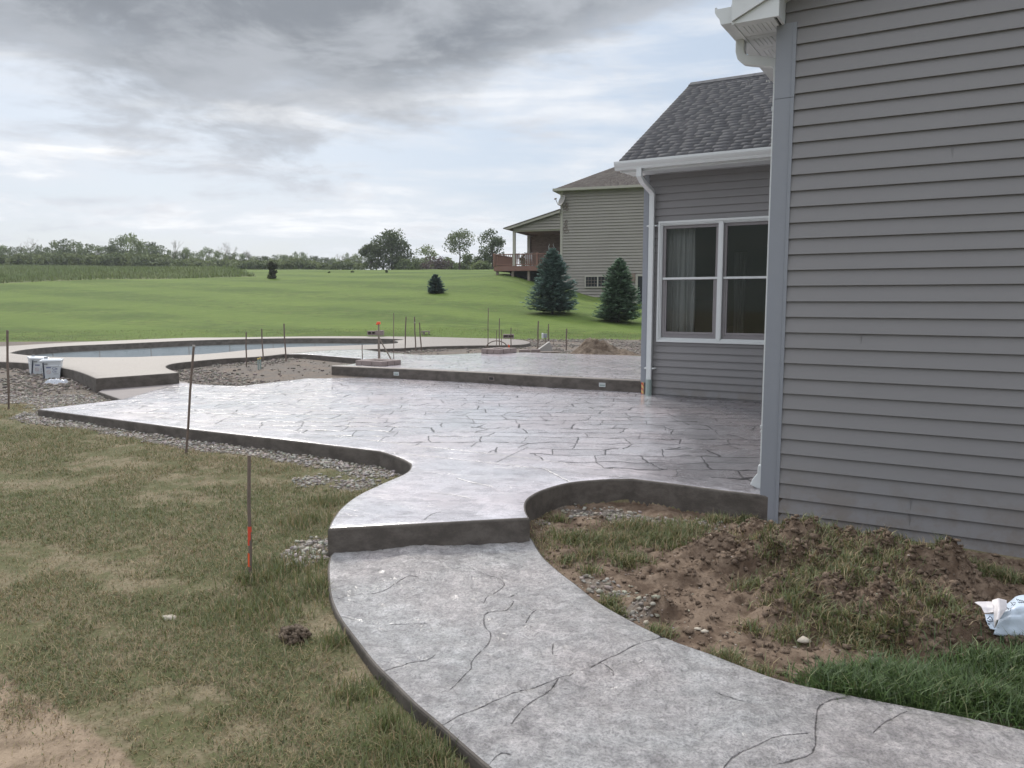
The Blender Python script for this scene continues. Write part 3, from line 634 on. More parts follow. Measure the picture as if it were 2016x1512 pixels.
stones('gravel_patch', X, Y, (.004 + .017 * R.random(len(X)) ** 2), (.26, .235, .20), .4, 'pale gravel lying under the curved curb', jag=.4)
X, Y = scatter(110000, -12, 4.5, 11.5, 25.5, lambda x, y: sstep(fbm(x, y, .9, 4, 4) + .25 * (1 - sstep(seglen(x, y, deckin), .0, .9)) + .15 * (1 - sstep(seglen(x, y, pitR), 0, .8)), .46, .66) * .9 + .04)
stones('gravel_fill', X, Y, .008 + .026 * R.random(len(X)) ** 2.5, (.19, .165, .14), .5, 'grey gravel fill between the pool deck and patios', jag=.42)
X, Y = scatter(3000, .1, 3.6, 2.3, 5.6, lambda x, y: inpoly(x, y, soil_poly) * .33)
stones('soil_pebbles', X, Y, R.uniform(.003, .008, len(X)) * (1 + (R.random(len(X)) < .03) * 1.2), (.28, .24, .19), .35, 'small pale pebbles on the dug soil')
def f(t):
    P = t.n('ShaderNodeNewGeometry').outputs['Position']; a = t.noise(P, 14, 6, .7); b = t.noise(P, 70, 4, .7)
    c = t.mix(t.rng(a, .35, .65), (.100, .067, .045), (.215, .155, .108)); return pbsdf(t, t.mix(t.m('MULTIPLY', t.rng(b, .5, .7), .5), c, (.05, .034, .025)), .95, t.m('ADD', a, b), 1.0, .01)
M_soil = mat('soil_clod', f)
X, Y = scatter(120000, .2, 3.6, 2.3, 5.6, lambda x, y: inpoly(x, y, soil_poly) * (sstep(ground_z(x, y), -.01, .06) * .8 + .12))
stones('soil_clods', X, Y, .0028 + .017 * R.random(len(X)) ** 7, (.125, .082, .055), .35, 'brown soil clods heaped against the siding', flat=.8, jag=.68, mm=M_soil, sink=.45)

# ------------------------------------------------------------------ grass
def f(t):
    c = t.attr('tint', 'Color')
    d = t.n('ShaderNodeBsdfDiffuse', Color=c); tr = t.n('ShaderNodeBsdfTranslucent', Color=c)
    gl = t.n('ShaderNodeBsdfGlossy', Roughness=.45, Color=(.6, .6, .6))
    m1 = t.n('ShaderNodeMixShader', i0=.3, i1=d.outputs[0], i2=tr.outputs[0])
    return t.n('ShaderNodeMixShader', i0=.05, i1=m1.outputs[0], i2=gl.outputs[0])
M_leaf = mat('leaf_blade', f)
def blades(name, X, Y, L, Wd, cols, label, lean=.9, cat='grass', zf=ground_z, sink=.004, lmin=.15):
    n = len(X); Z = zf(X, Y) - sink; a = R.uniform(0, 2 * math.pi, n); lean_ = L * R.uniform(lmin, lean, n)
    b = a + math.pi / 2 + R.uniform(-.5, .5, n); dx, dy = np.cos(a) * lean_, np.sin(a) * lean_; wx, wy = np.cos(b) * Wd / 2, np.sin(b) * Wd / 2
    hz = np.sqrt(np.maximum(L ** 2 - lean_ ** 2, (.22 * L) ** 2))
    P0 = np.stack([X, Y, Z], 1); Wv = np.stack([wx, wy, 0 * wx], 1)
    P1 = P0 + np.stack([dx * .35, dy * .35, hz * .6], 1); P2 = P0 + np.stack([dx, dy, hz * R.uniform(.7, 1.0, n)], 1)
    V = np.stack([P0 - Wv, P0 + Wv, P1 + Wv * .8, P1 - Wv * .8, P2], 1).reshape(-1, 3)
    k = (np.arange(n) * 5)[:, None]
    T = np.concatenate([k + [0, 1, 2], k + [0, 2, 3], k + [3, 2, 4]], 0)
    o = npmesh(name, V, T, M_leaf, cols=np.repeat(cols, 5, 0)); return tag(o, label, cat, kind='stuff')
def gcol(n, straw):
    g1 = np.array([.105, .135, .045]); g2 = np.array([.18, .19, .082]); s1 = np.array([.36, .29, .16]); s2 = np.array([.25, .18, .10])
    m = R.random((n, 1)); c = g1 * (1 - m) + g2 * m; m2 = R.random((n, 1)); s = s1 * m2 + s2 * (1 - m2)
    k = (R.random(n) < straw)[:, None]; return np.where(k, s, c) * R.uniform(.7, 1.25, (n, 1))
bare_spots = [(330, 800, .12), (20, 1480, .5)]
def lawn_density(x, y):
    d = sstep(fbm(x, y, 1.5, 6, 41) + .5 * (fbm(x, y, 5, 4, 77) - .5), .34, .54)
    g_ = gravel_w(x, y); d = d * (1 - .88 * sstep(g_, .3, .6)); tn = np.maximum(inpoly(x, y, tanp) * 1., 1 - sstep(seglen(x, y, tanp, True), 0, .15))
    return np.maximum(d, .30) * (1 - .80 * tn * sstep(fbm(x, y, 5, 3, 71), .3, .6)) * (1 - .9 * sstep(y, 10.5, 14))
X, Y = scatter(700000, -8.5, .3, 2.2, 13, lambda x, y: lawn_density(x, y) * (x > -.80 * y - .3) * (x < .35))
dn = lawn_density(X, Y); n = len(X)
L = R.uniform(.018, .045, n) * (.8 + .5 * dn); Wd = R.uniform(.0018, .0034, n) * (1 + Y * .09)
st = np.clip(.80 - .42 * dn + .3 * (fbm(X, Y, .7, 3, 8) - .5) * 2, .12, .95)
blades('lawn_grass', X, Y, L, Wd, gcol(n, st), 'thin patchy green and straw grass left of the walkway', 1.0, lmin=.55)
tuft = np.concatenate([np.stack([R.normal(p[0], s_, k), R.normal(p[1], s_, k)], 1) for p, s_, k in
    [(at(a, b, 0)[:2], s_, k) for a, b, s_, k in [(800, 1440, .05, 500), (830, 1470, .06, 700), (790, 1495, .1, 900), (700, 1340, .06, 260), (660, 1250, .04, 160), (635, 1150, .08, 500), (560, 1110, .12, 700), (500, 1130, .05, 300), (610, 1020, .12, 700), (640, 985, .08, 300), (520, 1180, .15, 900), (760, 1400, .04, 200)]]])
k = free(tuft[:, 0], tuft[:, 1]); tuft = tuft[k]; n = len(tuft)
blades('lawn_tufts', tuft[:, 0], tuft[:, 1], R.uniform(.04, .10, n), R.uniform(.003, .0055, n), gcol(n, .22), 'longer green grass tufts by the walkway and post', .8)
# grass on the soil side
patches = [(1500, 1075, .1, 500), (1620, 1085, .1, 400), (1670, 1140, .12, 700), (1830, 1130, .08, 350), (1860, 1230, .1, 500), (1580, 1200, .1, 500), (1120, 1090, .06, 160), (1160, 1110, .06, 140), (1350, 1060, .12, 400), (1420, 1050, .1, 250),
    (1480, 1140, .08, 300), (1520, 1110, .08, 300), (1600, 1060, .1, 350), (1640, 1110, .12, 500), (1600, 1150, .12, 500), (1780, 1180, .12, 600), (1820, 1210, .1, 500), (1560, 1230, .08, 250), (1480, 1220, .06, 120), (1690, 1170, .12, 600), (1760, 1050, .08, 400), (1860, 1090, .05, 250),
    (1200, 1050, .20, 1500), (1130, 1045, .13, 650), (1260, 1030, .22, 1600), (1340, 1030, .18, 1200), (1240, 1090, .10, 600), (1290, 1045, .2, 1200), (1410, 1010, .09, 500), (1470, 1012, .06, 500), (1100, 1010, .05, 200), (1160, 1080, .08, 250),
    (1560, 1080, .10, 500), (1575, 1130, .12, 700), (1545, 1180, .1, 700), (1690, 1060, .10, 700), (1740, 1080, .14, 1000), (1730, 1130, .16, 900), (1640, 1220, .13, 900), (1700, 1240, .13, 1000), (1760, 1250, .12, 700),
    (1930, 1110, .10, 900), (1985, 1125, .08, 500), (1200, 1170, .05, 250), (1215, 1190, .04, 200), (1280, 1235, .05, 350), (1300, 1225, .05, 200), (1420, 1278, .05, 260), (1440, 1285, .06, 300), (1500, 1305, .06, 150),
    (1640, 1330, .10, 900), (1720, 1330, .13, 1800), (1800, 1340, .16, 2600), (1880, 1340, .17, 3200), (1960, 1350, .18, 3600), (2030, 1330, .2, 3600), (1700, 1350, .06, 500), (2080, 1380, .15, 1500), (1950, 1305, .07, 500), (2030, 1300, .08, 600)]
G = []; LL_ = []; ST_ = []
for a, b, s_, k in patches:
    p = at(a, b, .02)[:2]; q = np.stack([R.normal(p[0], s_ * .62, k), R.normal(p[1], s_ * .55, k)], 1); G.append(q)
    big = a > 1600 and b > 1270; LL_.append(R.uniform(.06, .15, k) if big else R.uniform(.035, .10, k)); ST_.append(np.full(k, .06 if big else .30))
G = np.concatenate(G); LL_ = np.concatenate(LL_); ST_ = np.concatenate(ST_); k = free(G[:, 0], G[:, 1]) & ~inpoly(G[:, 0], G[:, 1], house_poly); G = G[k]; LL_ = LL_[k]; ST_ = ST_[k]; n = len(G)
cc = gcol(n, ST_); cc[ST_ < .1] *= np.array([.58, .80, .66]) * R.uniform(.7, 1.5, (int((ST_ < .1).sum()), 1))
blades('weed_grass', G[:, 0], G[:, 1], LL_, R.uniform(.003, .0065, n), cc, 'tufted green grass growing on the dug soil', 1.0, lmin=.35)
# roots and straw lying on the soil
X, Y = scatter(5000, .3, 3.4, 2.4, 5.4, lambda x, y: inpoly(x, y, soil_poly) * (ground_z(x, y) > .0) * (fbm(x, y, 3, 3, 55) > .45) * .6); n = len(X)
blades('soil_straw', X, Y, R.uniform(.03, .08, n), R.uniform(.0015, .003, n), np.array([[.30, .22, .13]]) * R.uniform(.5, 1.2, (n, 1)), 'dry roots and straw on the soil heap', 1.0)
# rough grass at the lawn's near fringe and on the far lawn
X, Y = scatter(26000, -22, 6, 24.5, 28.5, lambda x, y: sstep(y - .12 * x, 24.6, 26) * .8 + .06); n = len(X)
blades('lawn_fringe', X, Y, R.uniform(.015, .05, n), R.uniform(.006, .011, n), gcol(n, .2) * .8, 'ragged green grass at the near edge of the mown lawn', .9)
# meadow of tall grass
n = 150000; X = R.uniform(-75, -14, n); Y = R.uniform(50, 112, n); k = inpoly(X, Y, mead_edge) & (X > -.85 * Y); X, Y = X[k], Y[k]; n = len(X)
fr = fbm(X, Y, .15, 3, 66)[:, None]
mc = (np.array([[.115, .165, .058]]) * (1 - fr) + np.array([[.19, .215, .10]]) * fr) * R.uniform(.65, 1.3, (n, 1))
blades('meadow_grass', X, Y, R.uniform(.18, .36, n) + .40 * R.random(n) ** 4, R.uniform(.03, .06, n), mc, 'tall uncut meadow grass beyond the mown lawn on the left', .8)

# ------------------------------------------------------------------ building materials
def f(t):
    P = t.n('ShaderNodeNewGeometry').outputs['Position']; x, y, z = t.xyz(P)[:]
    g_ = t.noise(t.com(t.m('MULTIPLY', x, 3.0), t.m('MULTIPLY', y, 3.0), t.m('MULTIPLY', z, 60.0)), 3.0, 4); b = t.noise(P, .8, 4); sp = t.noise(P, 260, 2)
    k = t.m('ADD', .80, t.m('ADD', t.m('MULTIPLY', b, .26), t.m('MULTIPLY', sp, .14)))
    c = t.mix(1.0, (.205, .199, .200), t.com(k, k, k), 'MULTIPLY')
    spl = t.m('MULTIPLY', t.rng(z, .55, -.05), t.rng(t.noise(P, 5, 6, .7), .42, .62)); c = t.mix(t.m('MULTIPLY', spl, .5), c, (.15, .115, .085))
    wv = t.noise(t.com(x, y, t.m('MULTIPLY', z, .7)), 1.6, 2)
    hh_ = t.m('ADD', t.m('MULTIPLY', t.m('ADD', g_, sp), .0004), t.m('MULTIPLY', wv, .012))
    return pbsdf(t, c, t.m('ADD', .42, t.m('MULTIPLY', b, .25)), hh_, .7, 1.0)
M_siding = mat('vinyl_siding', f)
M_cboard = simple('corner_vinyl', (.235, .248, .275), .5, .06, 2.0, .05)
M_white = simple('white_trim', (.62, .64, .64), .42, .06, 2.5, .05, .003)
M_gutter = simple('gutter_paint', (.60, .62, .62), .35, .07, 2.0, .05, .003)
M_taupe = simple('sash_taupe', (.22, .205, .21), .45, .06, 3.0, .05)
M_pvc = simple('pvc_boot', (.27, .33, .31), .45, .12, 6.0, .05)
M_dark = simple('dark_void', (.02, .02, .02), .6)
M_steel = simple('rusty_steel', (.15, .112, .092), .65, .5, 30.0, .4, .002)
M_wood = simple('weathered_wood', (.20, .165, .135), .8, .5, 14.0, .4, .002)
M_orange = simple('orange_paint', (.75, .10, .03), .55, .2, 30.0)
M_red = simple('red_paint', (.62, .07, .035), .55, .2, 30.0)
M_block = simple('wall_block', (.24, .195, .18), .85, .35, 14.0, .6, .006)
M_conc = simple('grey_concrete', (.33, .31, .29), .8, .2, 10.0, .4, .004)
M_room = simple('room_paint', (.30, .29, .26), .8, .05, 3.0)
M_cloth = simple('curtain_cloth', (.46, .46, .46), .9, .15, 10.0, .1)
M_sofa = simple('armchair_cloth', (.40, .36, .30), .9, .15, 10.0, .1)
M_tan = simple('tan_trim', (.36, .34, .295), .55, .06, 3.0)
def f(t):
    P = t.n('ShaderNodeNewGeometry').outputs['Position']; b = t.noise(P, .6, 4)
    k = t.m('ADD', .85, t.m('MULTIPLY', b, .3)); return pbsdf(t, t.mix(1.0, (.262, .240, .212), t.com(k, k, k), 'MULTIPLY'), .6)
M_nsiding = mat('tan_siding', f)
def shingle(name, c1, c2):
    def f(t):
        P = t.n('ShaderNodeNewGeometry').outputs['Position']
        sp = t.noise(P, 120, 3, .7); bg_ = t.noise(P, .7, 3)
        c = t.mix(t.m('ADD', t.m('MULTIPLY', t.attr('tab'), .75), t.m('MULTIPLY', bg_, .3)), c1, c2)
        k = t.m('ADD', .7, t.m('MULTIPLY', sp, .6)); c = t.mix(1.0, c, t.com(k, k, k), 'MULTIPLY')
        return pbsdf(t, c, .9, sp, .6, .004)
    return mat(name, f)
M_roof = shingle('grey_shingles', (.068, .068, .072), (.098, .096, .101))
def f(t):
    fr = t.n('ShaderNodeFresnel', IOR=1.5); tr = t.n('ShaderNodeBsdfTransparent', Color=(.86, .875, .87)); gl = t.n('ShaderNodeBsdfGlossy', Roughness=.02, Color=(.9, .9, .9))
    return t.n('ShaderNodeMixShader', i0=t.m('MULTIPLY', fr, 1.0, clamp=True), i1=tr.outputs[0], i2=gl.outputs[0])
M_glass = mat('window_glass', f)

def courses(mb, org, ax, nr, rects, z0, e, lip=.018):
    """clapboard courses; rects = (a0,a1,zlo,zhi) or function of z giving (a0,a1)"""
    ax = np.array(ax); nr = np.array(nr); org = np.array(org, float)
    for r_ in rects:
        a0, a1, zl, zh = r_
        i0 = math.floor((zl - z0) / e); i1 = math.ceil((zh - z0) / e)
        for i in range(i0, i1):
            b0 = z0 + i * e; t0 = max(b0, zl); t1 = min(b0 + e, zh)
            if t1 - t0 < .002: continue
            aa0 = a0(t0) if callable(a0) else a0; aa1 = a1(t0) if callable(a1) else a1
            if aa1 <= aa0: continue
            o0 = lip * (1 - (t0 - b0) / e) + .001; o1 = lip * (1 - (t1 - b0) / e) + .001
            def p(a, o_, z): return org + a * ax + o_ * nr + [0, 0, z]
            mb.add([p(aa0, o0, t0), p(aa1, o0, t0), p(aa1, o1, t1), p(aa0, o1, t1), p(aa0, -.012, t0), p(aa1, -.012, t0), p(aa0, -.012, t1), p(aa1, -.012, t1)], [(0, 1, 2, 3), (4, 5, 1, 0), (3, 2, 7, 6), (4, 0, 3, 6), (1, 5, 7, 2)])
    return mb
def roof_plane(name, m, parent, org, ax, up, w_fn, length, e, thick=.02, rootloc=(0, 0, 0)):
    """stepped shingle courses rising along up from org; w_fn(s) -> (a0,a1)"""
    ax = np.array(ax, float); up = np.array(up, float); up /= np.linalg.norm(up); nr = np.cross(ax, up); nr /= np.linalg.norm(nr)
    if nr[2] < 0: nr = -nr
    V = []; Fc = []; row = []
    n = int(length / e) + 1
    for i in range(n):
        s0 = i * e; s1 = min(length, s0 + e)
        if s1 - s0 < .002: break
        a0, a1 = w_fn(s0); b0, b1 = w_fn(s1)
        cuts = [0.0]; wd_ = max(.01, a1 - a0)
        while cuts[-1] < 1: cuts.append(min(1.0, cuts[-1] + random.uniform(.12, .26) / wd_))
        for u0, u1 in zip(cuts[:-1], cuts[1:]):
            k = len(V); dt = thick * random.choice((.75, .8, 1.0, 1.05)); tb = random.random()
            pa = org + ax * (a0 + (a1 - a0) * u0) + up * s0; pb = org + ax * (a0 + (a1 - a0) * u1) + up * s0
            pc = org + ax * (b0 + (b1 - b0) * u1) + up * s1; pd = org + ax * (b0 + (b1 - b0) * u0) + up * s1
            V += [pa + nr * dt, pb + nr * dt, pc + nr * .004, pd + nr * .004, pa - nr * .03, pb - nr * .03, pc - nr * .03, pd - nr * .03]
            Fc += [(k, k + 1, k + 2, k + 3), (k + 4, k + 5, k + 1, k), (k + 4, k, k + 3, k + 7), (k + 1, k + 5, k + 6, k + 2), (k + 5, k + 4, k + 7, k + 6)]
            row += [tb] * 8
    V = np.array(V) - np.array(rootloc)
    return npmesh(name, V, np.array(Fc), m, parent, k=4, attrs={'tab': row})

# ------------------------------------------------------------------ the house
hl = C0.copy(); house = empty('house', hl)
tag(house, 'grey vinyl sided house with white gutters and dark shingle roof beside the patio', 'house')
def hb(mb, name, m, parent=None, bevel=0, smooth=False):
    return mb.build(name, m, parent or house, hl, bevel=bevel, smooth=smooth)
E1 = .1077; ZS = 3.41
# near gable wall, the hidden side wall and the garden wing's window wall
ret = onpl(1528.4, 31.7, HP(0, 0, 0), AX); cov = -float((ret - C0) @ BX)
cov = max(.08, min(.35, float(-((at(1528.4, 31.7, ZS) - C0) @ BX))))
eav = .262
# slope of the rake from two sighted points on the rake face
pl = HP(0, -cov, 0); q1 = onpl(1451, 47, pl, BX); q2 = onpl(1528, 0, pl, BX)
SL = float((q2[2] - q1[2]) / ((q2 - q1) @ AX)); SL = max(.45, min(1.0, SL))
GW = 7.0
def rk0(z): return .100 if z < 3.37 else max(.034, (z - ZS - .12) / SL - eav)
hb(courses(MB(), HP(0, 0, 0), AX, -BX, [(rk0, 4.2, -.10, ZS + 2.2)], .041, E1), 'wall', M_siding)
hb(courses(MB(), HP(0, 0, 0), BX, -AX, [(.10, 5.15, ZP, ZS)], .155, E1), 'wall', M_siding)
WA0 = -2.93 + .055
wz0, wz1, wa0, wa1 = .947, 2.68, -2.93 + .213, -2.93 + 2.03
hb(courses(MB(), HP(0, 5.22, 0), AX, -BX, [(WA0, wa0 + .01, ZP - .02, 3.36), (wa1 - .01, 0, ZP - .02, 3.36), (wa0 + .01, wa1 - .01, ZP - .02, wz0 + .01), (wa0 + .01, wa1 - .01, wz1 - .01, 3.36)], .175, .1035), 'wall', M_siding)
hb(courses(MB(), HP(-2.93, 5.22, 0), BX, -AX, [(.06, 4.6, ZR - .3, 3.36)], .175, .1035), 'wall', M_siding)
# solid cores behind the cladding so no light leaks in
core = MB()
core.box(HP(2.2, 2.5, 2.6), (4.3, 5.0, 5.6), (AX, BX, UZ)); 
hb(core, 'wall_core', M_dark)
# corner boards
def cboard(a, b, z0, z1, wA, wB, dirA=1):
    mb = MB()
    mb.sweep([(-.022, -.024), (wA, -.024), (wA, -.004), (wA - .006, .002), (0, .002), (0, wB), (-.022, wB)], HP(a, b, 0), AX, BX, UZ, z0, z1)
    mb.sweep([(wA * .72, -.0265), (wA * .72 + .006, -.0265), (wA * .72 + .006, -.0235), (wA * .72, -.0235)], HP(a, b, 0), AX, BX, UZ, z0 + .002, z1 - .002)
    return mb
hb(cboard(0, 0, -.10, 2.925, .108, .118), 'corner_board', M_cboard)
hb(cboard(0, 0, 2.928, ZS + .005, .110, .120), 'corner_board', M_cboard)
hb(cboard(-2.93, 5.22, ZP + .18, 3.36, .062, .11), 'corner_board', M_cboard)
# rake return, rake fascia, soffits
hb(MB().sweep([(-eav, ZS), (.03, ZS), (.03, ZS + (.03 + eav) * SL), (-eav, ZS + .04)], HP(0, 0, 0), AX, UZ, BX, -cov, -cov + .02), 'return_panel', M_white)
hb(MB().sweep([(.012, ZS + .001), (.03, ZS + .001), (.03, ZS + .3), (.012, ZS + .3)], HP(0, 0, 0), AX, UZ, BX, -cov + .02, .0), 'return_panel', M_white)
hb(MB().sweep([(-eav - .01, ZS + .012), (-eav - .01, ZS + .20), (3.0, ZS + .20 + SL * (3.01 + eav)), (3.0, ZS + .012 + SL * (3.01 + eav))], HP(0, 0, 0), AX, UZ, BX, -cov - .022, -cov - .002), 'rake_fascia', M_white)
hb(MB().sweep([(-eav, ZS + .013), (3.0, ZS + .013 + SL * (3.0 + eav)), (3.0, ZS + .03 + SL * (3.0 + eav)), (-eav, ZS + .03)], HP(0, 0, 0), AX, UZ, BX, -cov, 0), 'rake_soffit', M_white)
sf = MB()
for i in range(18):
    b0 = -cov + .02 + i * .3
    if b0 + .296 > 5.2: break
    sf.box(HP(-eav / 2 - .003, b0 + .148, ZS + .008), (eav - .006, .292, .016), (AX, BX, UZ))
    for k in range(7): sf.box(HP(-eav + .04 + k * .03, b0 + .148, ZS - .0015), (.008, .17, .004), (AX, BX, UZ))
hb(sf, 'soffit', M_white)
hb(MB().box(HP(-eav - .008, 2.55, ZS + .08), (.016, 5.3 + cov, .17), (AX, BX, UZ)), 'eave_fascia', M_white)
kp = [(0, 0), (-.075, 0), (-.085, .035), (-.105, .06), (-.118, .085), (-.118, .115), (-.108, .118), (-.108, .105), (-.006, .105), (-.006, .118), (0, .118)]
hb(MB().sweep(kp, HP(-eav - .017, 0, ZS + .012), AX, UZ, BX, -cov + .01, 5.2), 'gutter', M_gutter)
roof_plane('roof', M_roof, house, HP(-eav - .03, -cov - .05, ZS + .21), BX, AX + UZ * SL, lambda s: (0, 12.3), 5.2, .14, .012, hl)
# downspout at the near corner
dsb = .20
o1 = HP(-eav - .055, dsb, ZS + .02)
path = [o1] + [HP(a_, dsb, z_) for a_, z_ in ((-.317, 3.345), (-.306, 3.305), (-.275, 3.278), (-.23, 3.266), (-.10, 3.238), (-.064, 3.218), (-.045, 3.18), (-.042, 3.12), (-.042, ZP + .16))]
dsp = hb(MB().rect(path, .034, .032, BX), 'downspout', M_gutter, bevel=.006)
rb = MB()
for k in range(3): rb.box(HP(-.042 + (k - 1) * .018, dsb - .033, 1.7), (.006, .006, 2.6), (AX, BX, UZ))
rb.box(HP(-.042, dsb, .62), (.078, .074, .022), (AX, BX, UZ)); rb.box(HP(-.042, dsb, .585), (.074, .071, .012), (AX, BX, UZ)); rb.box(HP(-.042, dsb, ZS - .50), (.074, .072, .03), (AX, BX, UZ))
rb.build('rib', M_gutter, dsp, hl)
MB().rect([HP(-.042, dsb, ZP + .175), HP(-.048, dsb, ZP + .10), HP(-.085, dsb, ZP + .045), HP(-.10, dsb, ZP + .006)], .045, .042, BX).build('outlet', M_white, dsp, hl, bevel=.006)
# garden wing: soffit, fascia, gutter, roof
of = .36
gl_ = onpl(1210, 334, HP(0, 5.22 - of - .10, 0), BX); ga0 = float((gl_ - C0) @ AX)
ZW = 3.352
ws = MB(); ws.box(HP((ga0 + .1 + .0) / 2, 5.22 - of / 2, ZW + .008), (-(ga0 + .1), of - .004, .016), (AX, BX, UZ))
hb(ws, 'soffit', M_white)
vm = hb(MB().box(HP((ga0 + .45) / 2, 5.22 - .06, ZW - .001), (-(ga0 + .45), .012, .003), (AX, BX, UZ)), 'soffit_vent', M_dark)
hb(MB().box(HP((ga0 + .08) / 2, 5.22 - of - .008, ZW + .075), (-(ga0 + .08), .016, .15), (AX, BX, UZ)), 'eave_fascia', M_white)
kp2 = [(b_, c_) for b_, c_ in kp]
hb(MB().sweep(kp2, HP(0, 5.22 - of - .017, ZW + .03), BX, UZ, AX, ga0, -.02), 'gutter', M_gutter)
RO = HP(0, 5.22 - of - .05, ZW + .165)
eL = onpl(1219, 320, RO, BX); ea = float((eL - C0) @ AX)
best = None
for r_ in np.arange(1.0, 6.0, .05):
    P_ = HP(ea, 5.22 - of - .05 + r_, 0); 
    # height from the sighting row at the ridge's left end
    d_ = ray(1360, 165); k_ = ((P_ - np.array([0, 0, H])) @ BX) / (d_ @ BX); qq = d_ * k_ + [0, 0, H]
    aa = float((qq - C0) @ AX)
    if best is None or abs(aa - ea) < best[0]: best = (abs(aa - ea), r_, qq[2] - RO[2])
_, rr_, rh_ = best
print('wing roof run/rise', rr_, rh_, 'cov', cov, 'SL', SL, 'ga0', ga0, 'ea', ea)
RL = math.hypot(rr_, rh_)
roof_plane('roof', M_roof, house, RO, AX, BX * rr_ + UZ * rh_, lambda s: (ea, 1.5), RL, .125, .012, hl)
roof_plane('roof', M_roof, house, RO + BX * (2 * rr_), AX, -BX * rr_ + UZ * rh_, lambda s: (ea, 1.5), RL, .5, .012, hl)
cap = MB(); k = 0; a = ea
while a < 0.5:
    top_ = RO + BX * rr_ + UZ * (rh_ + .012 + (.012 if k > 5 else 0)) + AX * a
    cap.sweep([(-.14, -.14 * rh_ / rr_ + .012), (0, .012), (.14, -.14 * rh_ / rr_ + .012), (.14, -.14 * rh_ / rr_ - .004), (0, -.006), (-.14, -.14 * rh_ / rr_ - .004)], top_, BX, UZ, AX, 0, .24); a += .22; k += 1
cap.build('ridge_cap', M_roof, house, hl)
ck = MB()
ck.sweep([(.02, -.035), (rr_, rh_ - .035), (rr_, rh_ - .16), (.02, -.16)], RO + AX * (ea + .01), BX, UZ, AX, 0, .025)
ck.sweep([(.02 + rr_, rh_ - .035), (2 * rr_, -.035), (2 * rr_, -.16), (.02 + rr_, rh_ - .16)], RO + AX * (ea + .01), BX, UZ, AX, 0, .025)
hb(ck, 'rake_fascia', M_white)
hb(MB().sweep([(.3, 0), (2 * rr_ - .3, 0), (rr_, rh_ - .25)], HP(-2.90, 5.22 - of - .05, 3.36), BX, UZ, AX, 0, .05), 'wall', M_siding)
# downspout of the wing
db = 5.22 - .075
pth = [HP(-2.93 + .062, 5.22 - of - .07, ZW + .04), HP(-2.93 + .062, 5.22 - of - .07, ZW - .07), HP(-2.93 + .075, 5.22 - of + .0, ZW - .13), HP(-2.93 + .12, db - .04, ZW - .24), HP(-2.93 + .128, db, ZW - .29), HP(-2.93 + .128, db, ZP + .22)]
d2 = hb(MB().rect(pth, .038, .030, AX), 'downspout', M_gutter, bevel=.006)
MB().tube([HP(-2.93 + .128, db, ZP), HP(-2.93 + .128, db, ZP + .235)], .048, 12).build('drain_boot', M_pvc, d2, hl)
for z_ in (ZP + .40, 2.62):
    st_ = MB()
    st_.box(HP(-2.93 + .128, db + .02, z_), (.15, .06, .018), (AX, BX, UZ))
    for sg in (-1, 1): st_.add([HP(-2.93 + .128 + sg * .062, db + .04, z_ - .02), HP(-2.93 + .128 + sg * .062, db + .04, z_ + .02), HP(-2.93 + .128 + sg * .092, db + .04, z_), HP(-2.93 + .128 + sg * .062, db + .06, z_ - .02), HP(-2.93 + .128 + sg * .062, db + .06, z_ + .02), HP(-2.93 + .128 + sg * .092, db + .06, z_)], [(0, 1, 2), (3, 5, 4), (0, 2, 5, 3), (1, 4, 5, 2), (0, 3, 4, 1)])
    st_.build("strap", M_white, d2, hl)
# the window pair
def frame(a0, a1, z0, z1, w_, b0, b1):
    mb = MB()
    for (x0, x1, y0, y1) in ((a0, a1, z0, z0 + w_), (a0, a1, z1 - w_, z1), (a0, a0 + w_, z0 + w_, z1 - w_), (a1 - w_, a1, z0 + w_, z1 - w_)):
        mb.box(HP((x0 + x1) / 2, (b0 + b1) / 2, (y0 + y1) / 2), (x1 - x0, b1 - b0, y1 - y0), (AX, BX, UZ))
    return mb
wf = frame(wa0, wa1, wz0, wz1, .030, 5.22 - .045, 5.22 + .03)
for pth_ in (frame(wa0 + .030, wa1 - .030, wz0 + .03, wz1 - .03, .018, 5.22 - .034, 5.22 + .05), frame(wa0 + .048, wa1 - .048, wz0 + .048, wz1 - .048, .014, 5.22 - .022, 5.22 + .07)):
    wf.add(pth_.v, pth_.f)
wm = (wa0 + wa1) / 2
wf.box(HP(wm, 5.22 + .0, (wz0 + wz1) / 2), (.070, .075, wz1 - wz0 - .124), (AX, BX, UZ)); wf.box(HP(wm, 5.22 - .03, (wz0 + wz1) / 2), (.05, .02, wz1 - wz0 - .07), (AX, BX, UZ))
win = hb(wf, 'window', M_white, bevel=.003)
ZM = 1.864
for a0, a1 in ((wa0 + .063, wm - .036), (wm + .036, wa1 - .063)):
    sh = frame(a0, a1, wz0 + .063, wz1 - .063, .042, 5.22 + .008, 5.22 + .05)
    s2 = frame(a0 + .0425, a1 - .0425, wz0 + .106, ZM, .022, 5.22 + .012, 5.22 + .045); sh.add(s2.v, s2.f)
    sh.box(HP((a0 + a1) / 2, 5.22 + .024, wz0 + .135), (a1 - a0 - .09, .03, .03), (AX, BX, UZ))
    sh.build('sash', M_taupe, win, hl, bevel=.003)
    MB().box(HP((a0 + a1) / 2, 5.22 + .004, ZM), (a1 - a0 - .005, .02, .03), (AX, BX, UZ)).build('meeting_rail', M_white, win, hl)
    MB().box(HP((a0 + a1) / 2, 5.22 + .036, (wz0 + wz1) / 2), (a1 - a0 - .08, .004, wz1 - wz0 - .2), (AX, BX, UZ)).build('glass_pane', M_glass, win, hl)
